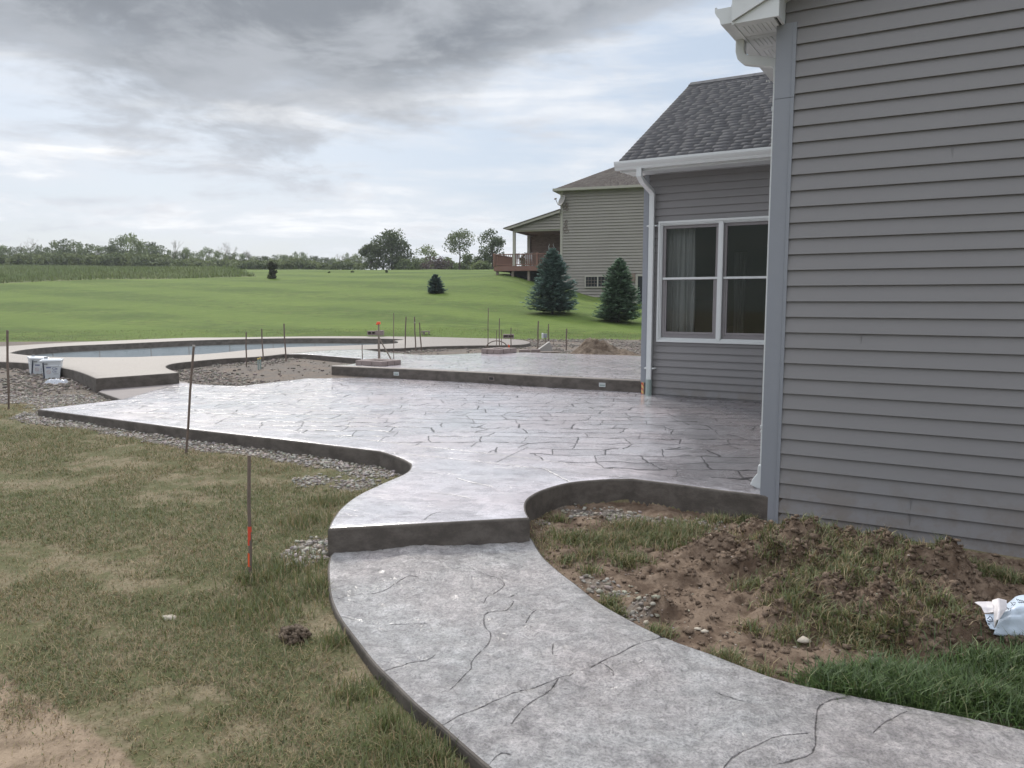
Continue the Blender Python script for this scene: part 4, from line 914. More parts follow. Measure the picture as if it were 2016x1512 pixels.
# room behind the window, with an opposite window that shows the garden
BB = 8.9
g0 = onpl(1372, 488, HP(0, BB, 0), BX); g1 = onpl(1406, 607, HP(0, BB, 0), BX)
ba0, bz1 = float((g0 - C0) @ AX), g0[2]; ba1, bz0 = float((g1 - C0) @ AX), g1[2]
rm = MB()
rm.box(HP(-1.4, 7.1, ZR), (3.0, 3.7, .04), (AX, BX, UZ)); rm.box(HP(-1.4, 7.1, 2.95), (3.0, 3.7, .04), (AX, BX, UZ))
rm.box(HP(-2.88, 7.1, 1.7), (.04, 3.7, 3.2), (AX, BX, UZ)); rm.box(HP(.12, 7.1, 1.7), (.04, 3.7, 3.2), (AX, BX, UZ))
for x0, x1, y0, y1 in ((-2.9, ba0, .2, 3.2), (ba1, .14, .2, 3.2), (ba0, ba1, .2, bz0), (ba0, ba1, bz1, 3.2)):
    rm.box(HP((x0 + x1) / 2, BB, (y0 + y1) / 2), (x1 - x0, .05, y1 - y0), (AX, BX, UZ))
for x0, x1, y0, y1 in ((-2.86, wa0 + .02, .3, 3.2), (wa1 - .02, .12, .3, 3.2), (wa0, wa1, .3, wz0 + .02), (wa0, wa1, wz1 - .02, 3.2)):
    rm.box(HP((x0 + x1) / 2, 5.27, (y0 + y1) / 2), (x1 - x0, .03, y1 - y0), (AX, BX, UZ))
hb(rm, 'room', M_room)
bw = MB(); mx = ba0 + (ba1 - ba0) * .5
for (x0, x1, y0, y1) in ((ba0 - .03, ba0 + .03, bz0, bz1), (ba1 - .03, ba1 + .03, bz0, bz1), (mx - .02, mx + .03, bz0, bz1), (ba0, ba1, bz0 - .03, bz0 + .03)):
    bw.box(HP((x0 + x1) / 2, BB - .04, (y0 + y1) / 2), (x1 - x0, .03, y1 - y0), (AX, BX, UZ))
hb(bw, 'back_window', M_white)
def curtain(a0, a1, b, z0, z1, folds, label, amp=.03):
    n = folds * 10; V = []; Fc = []
    for j in range(9):
        z_ = z0 + (z1 - z0) * j / 8
        for i in range(n + 1):
            s = i / n; V.append(HP(a0 + (a1 - a0) * s + .01 * math.sin(j * .7 + i * .3), b + amp * math.sin(s * folds * 2 * math.pi + .3 * math.sin(j * .6)) + .008 * math.sin(i * 1.7), z_))
    for j in range(8):
        for i in range(n): k = j * (n + 1) + i; Fc.append((k, k + 1, k + n + 2, k + n + 1))
    o_ = HP(a0, b, z0); mb = MB(); mb.v = [tuple(v) for v in V]; mb.f = Fc
    o = mb.build('curtain', M_cloth, None, o_, smooth=True); md = o.modifiers.new('thick', 'SOLIDIFY'); md.thickness = .004
    return tag(o, label, 'curtain', 'curtains inside the window wing')
def wa(x, y, b): return float((onpl(x, y, HP(0, b, 0), BX) - C0) @ AX)
curtain(wa(1310, 550, 5.45), wa(1369, 550, 5.45), 5.45, .5, 2.75, 6, 'pale gathered curtain behind the left pane of the double window')
curtain(wa(1446, 550, 7.6), wa(1468, 550, 7.6), 7.6, .75, 2.35, 3, 'narrow pale curtain deep behind the right pane of the double window')
ac = HP(wa(1392, 630, 7.6), 7.6, ZR + .02); arm = empty('armchair', ac); tag(arm, 'beige armchair standing in the room behind the left pane', 'armchair')
for nm, c_, s_ in (('backrest', (0, -.25, .85), (.62, .16, .70)), ('seat', (0, .1, .45), (.62, .6, .2)), ('armrest', (-.36, .1, .6), (.12, .6, .3)), ('armrest', (.36, .1, .6), (.12, .6, .3)), ('base', (0, .1, .2), (.7, .6, .4))):
    mb = MB(); mb.box(c_[0] * AX + c_[1] * BX + c_[2] * UZ - UZ * .0, s_, (AX, BX, UZ)); mb.build(nm, M_sofa, arm, bevel=.04)

# marker strip at the wing corner
def f(t):
    P = t.n('ShaderNodeNewGeometry').outputs['Position']; x, y, z = t.xyz(P)[:]
    s = t.m('FRACT', t.m('ADD', t.m('MULTIPLY', z, 13.0), t.m('MULTIPLY', x, 14.0))); n_ = t.noise(P, 50, 3)
    c = t.mix(t.rng(s, .35, .6), (.55, .06, .03), (.62, .42, .15)); c = t.mix(t.rng(n_, .5, .7), c, (.45, .33, .25)); return pbsdf(t, c, .6)
M_strip = mat('marker_strip', f)
mk = MB().box((0, 0, .09), (.035, .012, .175), (AX, BX, UZ)).build('marker_strip', M_strip, None, (0, 0, 0)); mk.location = HP(-2.93 + .012, 5.195, ZP + .004)
tag(mk, 'short red and yellow striped strip at the foot of the window wing corner', 'marker')

# ------------------------------------------------------------------ step lights on the riser
def face_at(x):
    for i in range(len(rfront) - 1):
        a_, b_ = rfront[i], rfront[i + 1]
        for s in np.linspace(0, 1, 60):
            p = a_ + (b_ - a_) * s
            if abs(1008 + F * p[0] / (p[1] * CT - (ZR - H) * ST) - x) < 1.2: return p, (b_ - a_) / np.linalg.norm(b_ - a_)
    return rfront[2], np.array([1., 0])
for x, lit, lab in ((780.5, 1, 'leftmost of the small silver step lights set in the raised patio riser'), (967.5, 0, 'middle step light opening, dark and empty, in the raised patio riser'), (1186.5, 1, 'rightmost silver step light near the wing corner on the riser')):
    p, e_ = face_at(x); e3 = np.array([e_[0], e_[1], 0]); n3 = np.array([e_[1], -e_[0], 0]); c_ = np.array([p[0], p[1], ZR - .085])
    r_ = empty('step_light', c_); tag(r_, lab, 'step light', 'step lights in the raised patio riser')
    fm_ = MB(); w_, h_ = .052, .027
    for (a_, b_, sx, sz) in ((0, h_, w_ * 2, .008), (0, -h_, w_ * 2, .008), (w_ - .004, 0, .008, h_ * 2 - .008), (-w_ + .004, 0, .008, h_ * 2 - .008)):
        fm_.box(e3 * a_ + n3 * .004 + UZ * b_, (sx, .014, sz), (e3, n3, UZ))
    fm_.build('frame', M_gutter if lit else M_block, r_)
    MB().box(n3 * .002, (w_ * 2 - .016, .008, h_ * 2 - .008), (e3, n3, UZ)).build('lens', M_pvc if lit else M_dark, r_)
    if lit: MB().box(n3 * .006 + UZ * .012, (w_ * 2 - .02, .012, .01), (e3, n3, UZ)).build('hood', M_white, r_)

# ------------------------------------------------------------------ posts, rods and stakes
def stake(name, xb, yb, zb, xt, yt, r, m, label, cat, group, n=8, paint=(), capm=None, taper=1.0):
    b = at(xb, yb, zb); tp = atD(xt, yt, b[1]); v = tp - b
    mb = MB(); mb.tube([v * 0 - v * .12, v * .25 + [.3 * r, 0, 0], v * .6 - [.3 * r, 0, 0], v], [r * 1.02, r, r * .98, r * .96 * taper], n)
    o = mb.build(name, m, None, (0, 0, 0)); o.location = b; tag(o, label, cat, group)
    for s0, s1, pm in paint: MB().tube([v * s0, v * s1], r * 1.08, n, False).build('paint_mark', pm, o)
    if capm: MB().tube([v * .995, v * 1.012], r * 1.25, n).build('cap', capm, o)
    return o
GP = 'stakes left standing round the new concrete'
def gzp(x, y, z0=0.0):
    z = z0
    for _ in range(4): p = at(x, y, z); z = float(ground_z(np.array([p[0]]), np.array([p[1]]))[0])
    return z
stake('steel_stake', 492, 1136, gzp(492, 1136), 490.5, 896, .0105, M_steel, 'nearest stake, a rusty rod with red and orange paint low down', 'stake', GP, paint=((.265, .42, M_red), (.09, .20, M_orange)))
stake('steel_stake', 366, 892, gzp(366, 892), 381.5, 682, .0125, M_steel, 'leaning rusty stake beside the front edge of the patio', 'stake', GP, capm=M_conc)
stake('steel_stake', 17, 806, gzp(17, 806), 14.5, 650, .016, M_steel, 'upright rusty stake at the far left near the white pails', 'stake', GP)
stake('steel_stake', 484.8, 722, .2, 484.8, 654, .015, M_steel, 'leftmost of the three rusty stakes in the gravel before the pool', 'stake', GP)
stake('steel_stake', 518.2, 714, .2, 515.2, 647, .015, M_steel, 'middle rusty stake of the three before the pool, beside the pipe stubs', 'stake', GP)
stake('steel_stake', 563, 713, .2, 559, 637, .016, M_steel, 'tallest and rightmost rusty stake of the three before the pool', 'stake', GP)
stake('steel_stake', 797, 694, .24, 799.5, 623.5, .016, M_steel, 'first rusty stake to the right of the braced post, at the pool deck edge', 'stake', GP)
stake('steel_stake', 818.5, 693, .24, 816, 624, .016, M_steel, 'second stake right of the braced post, with a pale patch near its top', 'stake', GP, paint=((.82, .86, M_conc),))
stake('steel_stake', 829.5, 693, .24, 826, 635, .016, M_steel, 'shorter leaning rusty stake, third to the right of the braced post', 'stake', GP)
stake('steel_stake', 1058.5, 688, .26, 1060, 632, .018, M_steel, 'rusty stake beside the tilted concrete slab', 'stake', GP)
stake('steel_stake', 1079.5, 675, .27, 1080, 638, .018, M_steel, 'rusty stake just right of the small white utility box', 'stake', GP)
stake('steel_stake', 1114.5, 690, .26, 1115.8, 647, .018, M_steel, 'rusty stake at the left foot of the dirt pile', 'stake', GP)
G1 = 'rods rising from the left block ring'
stake('thin_rod', 713.5, 710, ZR, 713, 678, .009, M_steel, 'short thin rod in the left block ring', 'rod', G1, 6)
stake('thin_rod', 775, 710, ZR, 775.3, 616, .008, M_steel, 'tall thin rod at the right side of the left block ring', 'rod', G1, 6)
stake('thin_rod', 744.8, 709, ZR, 744.8, 660, .010, M_steel, 'thin rod close behind the orange topped post', 'rod', G1, 6)
pst = stake('post', 747.2, 712, ZR, 745.5, 638, .016, M_wood, 'wooden post with an orange cap in the left block ring', 'post', None)
pv = atD(745.5, 638, at(747.2, 712, ZR)[1]) - at(747.2, 712, ZR)
cb = MB(); cb.box(pv + [0, 0, .02], (.07, .06, .05)); cb.box(pv + [-.03, 0, .0], (.04, .05, .03)); cb.build('cap', M_orange, pst, bevel=.008)
stake('brace_stick', 770, 708, ZR, 746, 664, .014, M_wood, 'slanting grey stick leaning on the orange topped post', 'stick', None)
G2 = 'rods rising from the right block ring'
stake('thin_rod', 960.3, 690, ZR, 961.5, 606.5, .010, M_steel, 'tallest thin rod at the left side of the right block ring', 'rod', G2, 6)
stake('thin_rod', 982.8, 690, ZR, 983.4, 627, .011, M_steel, 'second tallest thin rod in the middle of the right block ring', 'rod', G2, 6)
stake('thin_rod', 977.3, 688, ZR, 978, 649.5, .008, M_steel, 'short thin rod just left of the middle rod in the right block ring', 'rod', G2, 6)
stake('thin_rod', 987.3, 688, ZR, 987.3, 648.5, .008, M_steel, 'short thin rod just right of the middle rod in the right block ring', 'rod', G2, 6)
stake('thin_rod', 1005.8, 690, ZR, 1006.2, 645, .012, M_steel, 'dark rod with an orange flag at its foot in the right block ring', 'rod', G2, 6)
b = at(1001, 689, ZR); fl = MB()
for i in range(6):
    for j in range(4): pass
fl.add([(-.035, 0, 0), (.035, -.01, 0), (.03, .01, .05), (.03, 0, .11), (-.005, .01, .14), (-.01, 0, .08), (-.03, .01, .05), (-.035, .02, 0), (.035, .015, 0), (.03, .02, .11), (-.005, .02, .14)], [(0, 1, 2, 6), (6, 2, 3, 5), (5, 3, 4), (7, 6, 5, 10, 9, 8), (1, 8, 9, 3, 2), (0, 6, 7), (3, 9, 10, 4), (4, 10, 5)])
o = fl.build('flag', M_orange, None); o.location = b; tag(o, 'bright orange flag crumpled at the foot of a rod', 'flag')
# hoop of bent pipe
hb_ = [at(955.5, 689, ZR), at(1000.5, 689, ZR)]; ctr = (hb_[0] + hb_[1]) / 2; hr = np.linalg.norm(hb_[1] - hb_[0]) / 2; ht_ = float(atD(977.5, 671, ctr[1])[2] - ZR)
hp_ = [np.array([math.cos(a) * hr, 0, max(0, math.sin(a)) * ht_]) for a in np.linspace(math.pi, 0, 22)]
o = MB().tube(hp_, .012, 8).build('pipe_hoop', M_steel, None, smooth=True); o.location = ctr; tag(o, 'bent grey pipe arching over the right block ring', 'pipe')
def ring(pts3, hgt, th, lab, grp):
    p = [at(x, y, ZR) for x, y in pts3]; p.append(p[0] + p[2] - p[1]); cen_ = sum(p) / 4
    sides = ['near left', 'near right', 'far right', 'far left']
    for i in range(4):
        a_, b_ = p[i], p[(i + 1) % 4]; L_ = np.linalg.norm(b_ - a_); e_ = (b_ - a_) / L_; n_ = np.cross(UZ, e_)
        if (cen_ - a_) @ n_ < 0: n_ = -n_
        n = 2 if L_ > .4 else 1; o0 = th + .006
        for k_ in range(n):
            l = (L_ - o0) / n; c_ = a_ + e_ * (o0 + l * (k_ + .5)) + n_ * th / 2 + UZ * (hgt / 2 + .001)
            mb = MB(); mb.box((0, 0, 0), (l - .008, th, hgt), (e_, n_, UZ)); mb.box(UZ * (hgt / 2 - .006) - n_ * (th * .12), (l * .85, th * .65, .02), (e_, n_, UZ))
            o = mb.build('wall_block', M_block, None, bevel=.008); o.location = c_
            tag(o, '%s block on the %s side of the %s' % ((('front' if k_ == 0 else 'back') if n == 2 else 'single'), sides[i], lab), 'block', grp)
ring([(699.5, 718.5), (752, 721.6), (790, 717.6)], .088, .15, 'left block ring round the braced post', 'blocks of the left ring')
ring([(947, 695.8), (984, 697.3), (1017.5, 693.8)], .105, .16, 'right block ring round the thin rods', 'blocks of the right ring')

# ------------------------------------------------------------------ odds and ends round the pool
def hollow(c, sz, ax, th=.03):
    mb = MB(); e_, n_ = ax; w_, d_, h_ = sz
    mb.box(UZ * th / 2, (w_, d_, th), (e_, n_, UZ)); mb.box(UZ * (h_ - th / 2), (w_, d_, th), (e_, n_, UZ))
    for s in (-1, 0, 1): mb.box(e_ * s * (w_ / 2 - th / 2) + UZ * h_ / 2, (th, d_ * .98, h_ - 2 * th - .002), (e_, n_, UZ))
    mb.box(n_ * d_ * .2 + UZ * h_ / 2, (w_ - 2 * th - .004, .03, h_ - 2 * th - .004), (e_, n_, UZ)); return mb
ex, ey = np.array([1., 0, 0]), np.array([0, 1., 0])
for x0, x1, y0, y1, D_, lab in ((724, 741, 651.5, 660, 25.9, 'hollow concrete block on its side behind the pool, beside a solid one'), (990, 1012, 658, 666, 24.6, 'wide hollow concrete block lying past the right end of the pool deck')):
    p = atD((x0 + x1) / 2, y1, D_); wd = (x1 - x0) / F * D_; hh_ = (y1 - y0) / F * D_
    o = hollow(p, (wd, .19, hh_), (ex, ey)).build('concrete_block', M_block, None, bevel=.004); o.location = p; tag(o, lab, 'concrete block')
p = atD(748.5, 660.5, 25.9); o = MB().box((0, 0, .085), (.24, .2, .17)).build('concrete_block', M_block, None, bevel=.01); o.location = p; tag(o, 'solid upright concrete block behind the pool, under the orange topped post', 'concrete block')
p = atD(838, 660, 27.0); pb = MB(); pb.box((0, 0, .13), (.30, .14, .035)); pb.box((-.06, 0, .055), (.06, .12, .115)); pb.box((.12, 0, .075), (.04, .12, .08)); pb.box((-.13, 0, .09), (.03, .12, .05))
o = pb.build('plank_stack', M_block, None, bevel=.004); o.location = p; tag(o, 'small plank resting on a stub at the lawn edge behind the three rusty stakes', 'plank')
# utility box
p = atD(1072, 676, 22.6); ub = empty('utility_box', p); tag(ub, 'small white and grey utility box on a post at the lawn edge', 'utility box')
q_ = atD(1071.5, 661, 22.6) - p
MB().box(q_ + [-.05, 0, 0], (.05, .11, .155)).build('cover', M_white, ub, bevel=.01); MB().box(q_ + [.03, 0, 0], (.11, .09, .12)).build('body', M_cboard, ub, bevel=.006)
MB().tube([(q_[0] + .03, 0, -.05), (q_[0] + .03, 0, q_[2] - .06)], .012).build('post', M_steel, ub)
# tilted slab
p = at(1074, 692, .27); ts = MB()
D_ = p[1]; prof = [((x_ - 1074) / F * D_, (692 - y_) / F * D_) for x_, y_ in ((1060, 688), (1080.5, 673.5), (1083, 674), (1088.5, 689.5), (1084, 692.3), (1066, 692))]
ts.sweep(prof, (0, 0, 0), ex, UZ, ey, -.05, .30); o = ts.build('tilted_slab', M_conc, None, bevel=.006); o.location = p; tag(o, 'angular grey concrete slab propped on edge behind the raised patio', 'slab')
for x0, x1, yb, yt, m_, lab in ((1022, 1044, 694, 689, M_block, 'low brown block lying just right of the right block ring'), (1046, 1064, 694, 688, M_block, 'low brown block touching the tilted slab'), (1064, 1102, 695, 692.7, M_wood, 'flat plank on the ground in front of the tilted slab')):
    p = at((x0 + x1) / 2, yb, .30); D_ = p[1]; wd = (x1 - x0) / F * D_; h_ = (yb - yt) / F * D_
    o = MB().box((0, .12, h_ / 2), (wd, .15, h_)).build('plank' if m_ is M_wood else 'wall_block', m_, None, bevel=.006); o.location = p; tag(o, lab, 'plank' if m_ is M_wood else 'block')
o = MB().tube([(0, 0, 0), (.09, .02, .12)], .010).build('wood_scrap', M_wood, None); o.location = at(1090, 693, .29); tag(o, 'thin pale wood scrap leaning by the flat plank', 'wood scrap')
o = MB().tube([(0, 0, 0), (.0, .02, .17)], .009).build('wood_peg', M_wood, None); o.location = at(1090, 680, .27); tag(o, 'short pale wooden peg in the dirt behind the tilted slab', 'peg')
# pipe stubs
for x, y, yt, lab in ((509.0, 730, 707.5, 'grey pipe stub with a yellow cap, left one of the two before the pool'), (513.2, 729, 706.5, 'grey pipe stub with a yellow cap, right one of the two before the pool')):
    p = at(x, y, .17); h_ = (y - yt) / F * p[1]; ps = empty('pipe_stub', p); tag(ps, lab, 'pipe', 'capped pipe stubs before the pool')
    MB().tube([(0, 0, -.03), (0, 0, h_)], .016, 10).build('pipe', M_pvc, ps); MB().tube([(0, 0, h_), (0, 0, h_ + .025)], .019, 10).build('cap', simple('yellow_cap', (.55, .42, .10), .5), ps)
# dirt pile
def f(t):
    P = t.n('ShaderNodeNewGeometry').outputs['Position']; a = t.noise(P, 9, 6, .7); b = t.noise(P, 45, 4, .7)
    c = t.mix(t.rng(a, .35, .65), (.10, .068, .045), (.23, .175, .125)); return pbsdf(t, t.mix(t.m('MULTIPLY', t.rng(b, .5, .7), .6), c, (.07, .048, .035)), .95, t.m('ADD', a, b), 1.0, .03)
M_dirt = mat('dug_dirt', f)
p = at(1160, 699, .28); n = 90; xs = np.linspace(-.75, 1.25, n); ys = np.linspace(-.55, .9, 70); PX, PY = np.meshgrid(xs, ys)
hh_ = .33 * np.exp(-((PX + .02) / .33) ** 2 - (PY - .1) ** 2 / .12) + .24 * np.exp(-((PX - .42) / .32) ** 2 - (PY - .15) ** 2 / .12) + .10 * np.exp(-((PX - .9) / .25) ** 2 - (PY - .1) ** 2 / .1)
hh_ = hh_ * (.75 + .6 * fbm(PX + 9, PY + 9, 5, 4, 3)) + (fbm(PX + 5, PY, 14, 3, 6) - .5) * .07 * sstep(hh_, .01, .08) - .03
idx = np.arange(PX.size).reshape(PX.shape); Qd = np.stack([idx[:-1, :-1].ravel(), idx[:-1, 1:].ravel(), idx[1:, 1:].ravel(), idx[1:, :-1].ravel()], 1)
o = npmesh('dirt_pile', np.stack([PX.ravel(), PY.ravel(), hh_.ravel()], 1), Qd, M_dirt, k=4); o.location = p; tag(o, 'heap of loose brown dirt behind the raised patio', 'dirt pile')
# pool lining
def f(t):
    P = t.n('ShaderNodeNewGeometry').outputs['Position']; a = t.noise(P, 1.5, 4); b = t.noise(P, 12, 4)
    c = t.mix(a, (.36, .39, .40), (.46, .49, .50)); c = t.mix(t.m('MULTIPLY', t.rng(b, .5, .75), .3), c, (.2, .24, .25)); return pbsdf(t, c, .45, b, .1, .01)
M_panel = mat('pool_panel', f)
pin = offset_poly(pool, -.035); pw = MB(); n = len(pin); ctr = np.mean(pin, 0)
for i in range(n):
    a_, b_ = pin[i], pin[(i + 1) % n]
    pw.add([(a_[0], a_[1], -1.15), (b_[0], b_[1], -1.15), (b_[0], b_[1], ZR - .15), (a_[0], a_[1], ZR - .15)], [(0, 1, 2, 3)])
o = pw.build('pool_wall', M_panel, None); tag(o, kind='structure')
sm = MB(); acc = 0
for i in range(n):
    a_, b_ = pin[i], pin[(i + 1) % n]; L_ = np.linalg.norm(b_ - a_); acc += L_
    if acc > 1.15:
        acc = 0; e_ = (b_ - a_) / (L_ + 1e-9); e3 = np.array([e_[0], e_[1], 0]); n_ = np.cross(UZ, e3); c_ = np.array([a_[0], a_[1], -.4])
        sm.box(c_, (.018, .02, 1.1), (e3, n_, UZ))
for i in range(n):
    a_, b_ = pin[i], pin[(i + 1) % n]; e_ = b_ - a_; L_ = np.linalg.norm(e_); e3 = np.array([e_[0], e_[1], 0]) / (L_ + 1e-9)
    sm.box(np.array([(a_[0] + b_[0]) / 2, (a_[1] + b_[1]) / 2, ZR - .17]), (L_, .03, .02), (e3, np.cross(UZ, e3), UZ))
o = sm.build('pool_wall_seams', M_conc, None); tag(o, kind='structure')
pf = MB().add([(*p_, -1.14) for p_ in pin], [tuple(range(n))]).build('pool_floor', M_panel, None); tag(pf, kind='structure')

# ------------------------------------------------------------------ white pails and wrappers
M_pail = simple('white_plastic', (.60, .63, .66), .35, .06, 6.0, .05)
M_ink = simple('dark_ink', (.03, .035, .06), .5); M_blue = simple('blue_ink', (.06, .08, .22), .5); M_pink = simple('pale_red_ink', (.45, .25, .24), .5); M_grey = simple('grey_ink', (.27, .28, .28), .5)
def text(s_, size, m_, parent, M4, name='lettering'):
    cu = bpy.data.curves.new(name, 'FONT'); cu.body = s_; cu.size = size; cu.extrude = .0006; cu.align_x = 'LEFT'
    tmp = bpy.data.objects.new('tmp', cu); COL.objects.link(tmp); dg = bpy.context.evaluated_depsgraph_get(); me = bpy.data.meshes.new_from_object(tmp.evaluated_get(dg)); bpy.data.objects.remove(tmp)
    X_, Y_, N_, O_ = M4; co = np.zeros(len(me.vertices) * 3); me.vertices.foreach_get('co', co); co = co.reshape(-1, 3)
    co = np.array(O_) + co[:, :1] * np.array(X_) + co[:, 1:2] * np.array(Y_) + co[:, 2:] * np.array(N_); me.vertices.foreach_set('co', co.ravel()); me.materials.clear(); me.materials.append(m_); me.update()
    o = bpy.data.objects.new(name, me); COL.objects.link(o); o.parent = parent; return o
def pail(xc, yb, rot, tilt, lab, zb=.11, wd=.34, ht=.355):
    p = at(xc, yb, zb); r_ = empty('pail', p, rot); r_.rotation_euler = (tilt[0], tilt[1], rot); tag(r_, lab, 'pail', 'square white plastic pails')
    def sq(w_, z_): return [(-w_, -w_, z_), (w_, -w_, z_), (w_, w_, z_), (-w_, w_, z_)]
    b_ = MB(); lv = [(.118, 0), (.122, .005), (.150, ht * .74), (.158, ht * .75), (.158, ht * .765), (.152, ht * .775), (.162, ht * .97), (.162, ht)]
    vs = []; fs = []
    for w_, z_ in lv: vs += sq(w_, z_)
    for i in range(len(lv) - 1):
        for k in range(4): fs.append((4 * i + k, 4 * i + (k + 1) % 4, 4 * i + 4 + (k + 1) % 4, 4 * i + 4 + k))
    fs += [(3, 2, 1, 0), tuple(4 * (len(lv) - 1) + k for k in range(4))]
    b_.add(vs, fs).build('body', M_pail, r_, bevel=.012)
    ld = MB(); ld.box((0, 0, ht + .004), (.345, .345, .03)); ld.box((0, 0, ht + .024), (.28, .28, .012)); ld.build('lid', M_pail, r_, bevel=.008)
    sp = MB(); sp.tube([(-.09, .03, ht + .02), (-.09, .03, ht + .052)], .028, 12); sp.build('spout', M_pail, r_); MB().tube([(-.09, .03, ht + .050), (-.09, .03, ht + .064)], .032, 12).build('spout_cap', M_dark, r_)
    # dark corner stripe, label and print on the two near faces
    sl = (.150 - .122) / (ht * .74); 
    pr = MB()
    def fy(z_): return -(.122 + sl * z_) - .0025
    for x0, x1, z0, z1, mm, nm in ((-.125, -.105, .02, ht * .93, M_ink, 'stripe'), (-.10, -.045, ht * .83, ht * .90, M_grey, 'print'), (-.075, -.0, ht * .655, ht * .70, M_blue, 'print'), (-.08, -.06, .03, .045, M_ink, 'print'), (.03, .11, ht * .34, ht * .36, M_grey, 'print')):
        yy0 = fy(z0) - (.012 if z0 > ht * .76 else 0); yy1 = fy(z1) - (.014 if z1 > ht * .76 else 0)
        MB().add([(x0, yy0, z0), (x1, yy0, z0), (x1, yy1, z1), (x0, yy1, z1), (x0, yy0 + .004, z0), (x1, yy0 + .004, z0), (x1, yy1 + .004, z1), (x0, yy1 + .004, z1)], [(0, 1, 2, 3), (0, 4, 5, 1), (3, 2, 6, 7), (0, 3, 7, 4), (1, 5, 6, 2)]).build(nm, mm, r_)
    cir = [(-.04 + .030 * math.cos(a), fy(ht * .45 + .030 * math.sin(a)), ht * .45 + .030 * math.sin(a)) for a in np.linspace(0, 2 * math.pi, 25)]
    sg_ = MB(); sg_.tube(cir, .0022, 5, False); sg_.tube([cir[9], cir[21]], .0022, 5); sg_.build('warning_sign', M_pink, r_)
    nv = np.array([0, -1, -sl]); up_ = np.array([0, -sl, 1.0])
    text('Cla', .062, M_blue, r_, ((1, 0, 0), up_, nv, (.018, fy(ht * .57), ht * .57))); text('Cla', .048, M_blue, r_, ((1, 0, 0), up_, nv, (.018, fy(ht * .43), ht * .43)))
    return r_
pail(104, 748.5, math.radians(24), (0, math.radians(0)), 'front white pail printed with blue letters, its foot covered by a clear wrapper')
pail(75, 742.5, math.radians(38), (math.radians(2), math.radians(5)), 'rear white pail leaning behind the front one')
def f(t):
    d_ = t.n('ShaderNodeBsdfPrincipled'); d_.inputs['Base Color'].default_value = (.62, .64, .68, 1); d_.inputs['Roughness'].default_value = .25
    tr = t.n('ShaderNodeBsdfTransparent', Color=(.9, .92, .95)); return t.n('ShaderNodeMixShader', i0=.62, i1=tr.outputs[0], i2=d_.outputs[0])
M_film = mat('clear_film', f)
def crumple(name, cx, cy, z, w_, d_, h_, rot, m_, label, cat, seed, res=(46, 26), sharp=1.0, edge=.25):
    """a thin sheet, domed and creased, with its skirt resting on the ground"""
    nx_, ny_ = res; U, V_ = np.meshgrid(np.linspace(-1, 1, nx_), np.linspace(-1, 1, ny_))
    rr = np.sqrt(U ** 2 + V_ ** 2 * .9)
    wob = 1 + .22 * (fbm(np.cos(np.arctan2(V_, U)) * 2 + 7, np.sin(np.arctan2(V_, U)) * 2 + 7, 1.3, 3, seed) - .5) * 2
    X_ = U * w_ / 2 * wob; Y_ = V_ * d_ / 2 * wob
    k = 1 - sstep(np.maximum(abs(U), abs(V_)), 1 - edge * 2.2, 1.0)
    a = np.abs(fbm(X_ / w_ * 5 + 3, Y_ / w_ * 5 + 3, 1.0, 4, seed + 2) - .5) * 2; b = np.abs(fbm(X_ / w_ * 11, Y_ / w_ * 11 + 8, 1.0, 3, seed + 5) - .5) * 2
    Z_ = h_ * k * (1.1 - .75 * a * sharp - .25 * b) + h_ * .10 * (1 - b)
    idx_ = np.arange(U.size).reshape(U.shape); Qq = np.stack([idx_[:-1, :-1].ravel(), idx_[:-1, 1:].ravel(), idx_[1:, 1:].ravel(), idx_[1:, :-1].ravel()], 1)
    o = npmesh(name, np.stack([X_.ravel(), Y_.ravel(), Z_.ravel()], 1), Qq, m_, k=4); o.rotation_euler = (0, 0, rot)
    o.location = at(cx, cy, z); md = o.modifiers.new('thick', 'SOLIDIFY'); md.thickness = .002
    return tag(o, label, cat), (X_, Y_, Z_)
crumple('plastic_wrapper', 112, 757, .11, .44, .26, .085, .1, M_film, 'crumpled clear plastic wrapper at the foot of the pails', 'wrapper', 4)
o = MB().box((0, 0, .02), (.26, .06, .028)).build('paper_strip', M_pail, None, bevel=.004); o.location = at(134, 744, .12); o.rotation_euler = (0, math.radians(-4), .1); tag(o, 'white printed carton strip lying right of the clear wrapper', 'carton')
MB().box((-.05, -.031, .02), (.08, .004, .014)).build('print', M_blue, o)
MB().box((.05, -.031, .02), (.08, .004, .014)).build('print', M_blue, o)
crumple('plastic_scrap', 61, 753, .10, .11, .08, .05, .2, M_pail, 'small white plastic scrap left of the pails', 'scrap', 14, (16, 12))
o = MB().box((0, 0, .012), (.27, .03, .014)).build('wood_lath', M_conc, None, bevel=.003); o.location = at(10, 781, .09); o.rotation_euler = (0, 0, .25); tag(o, 'pale thin lath lying in the grass at the left by the stake', 'lath')
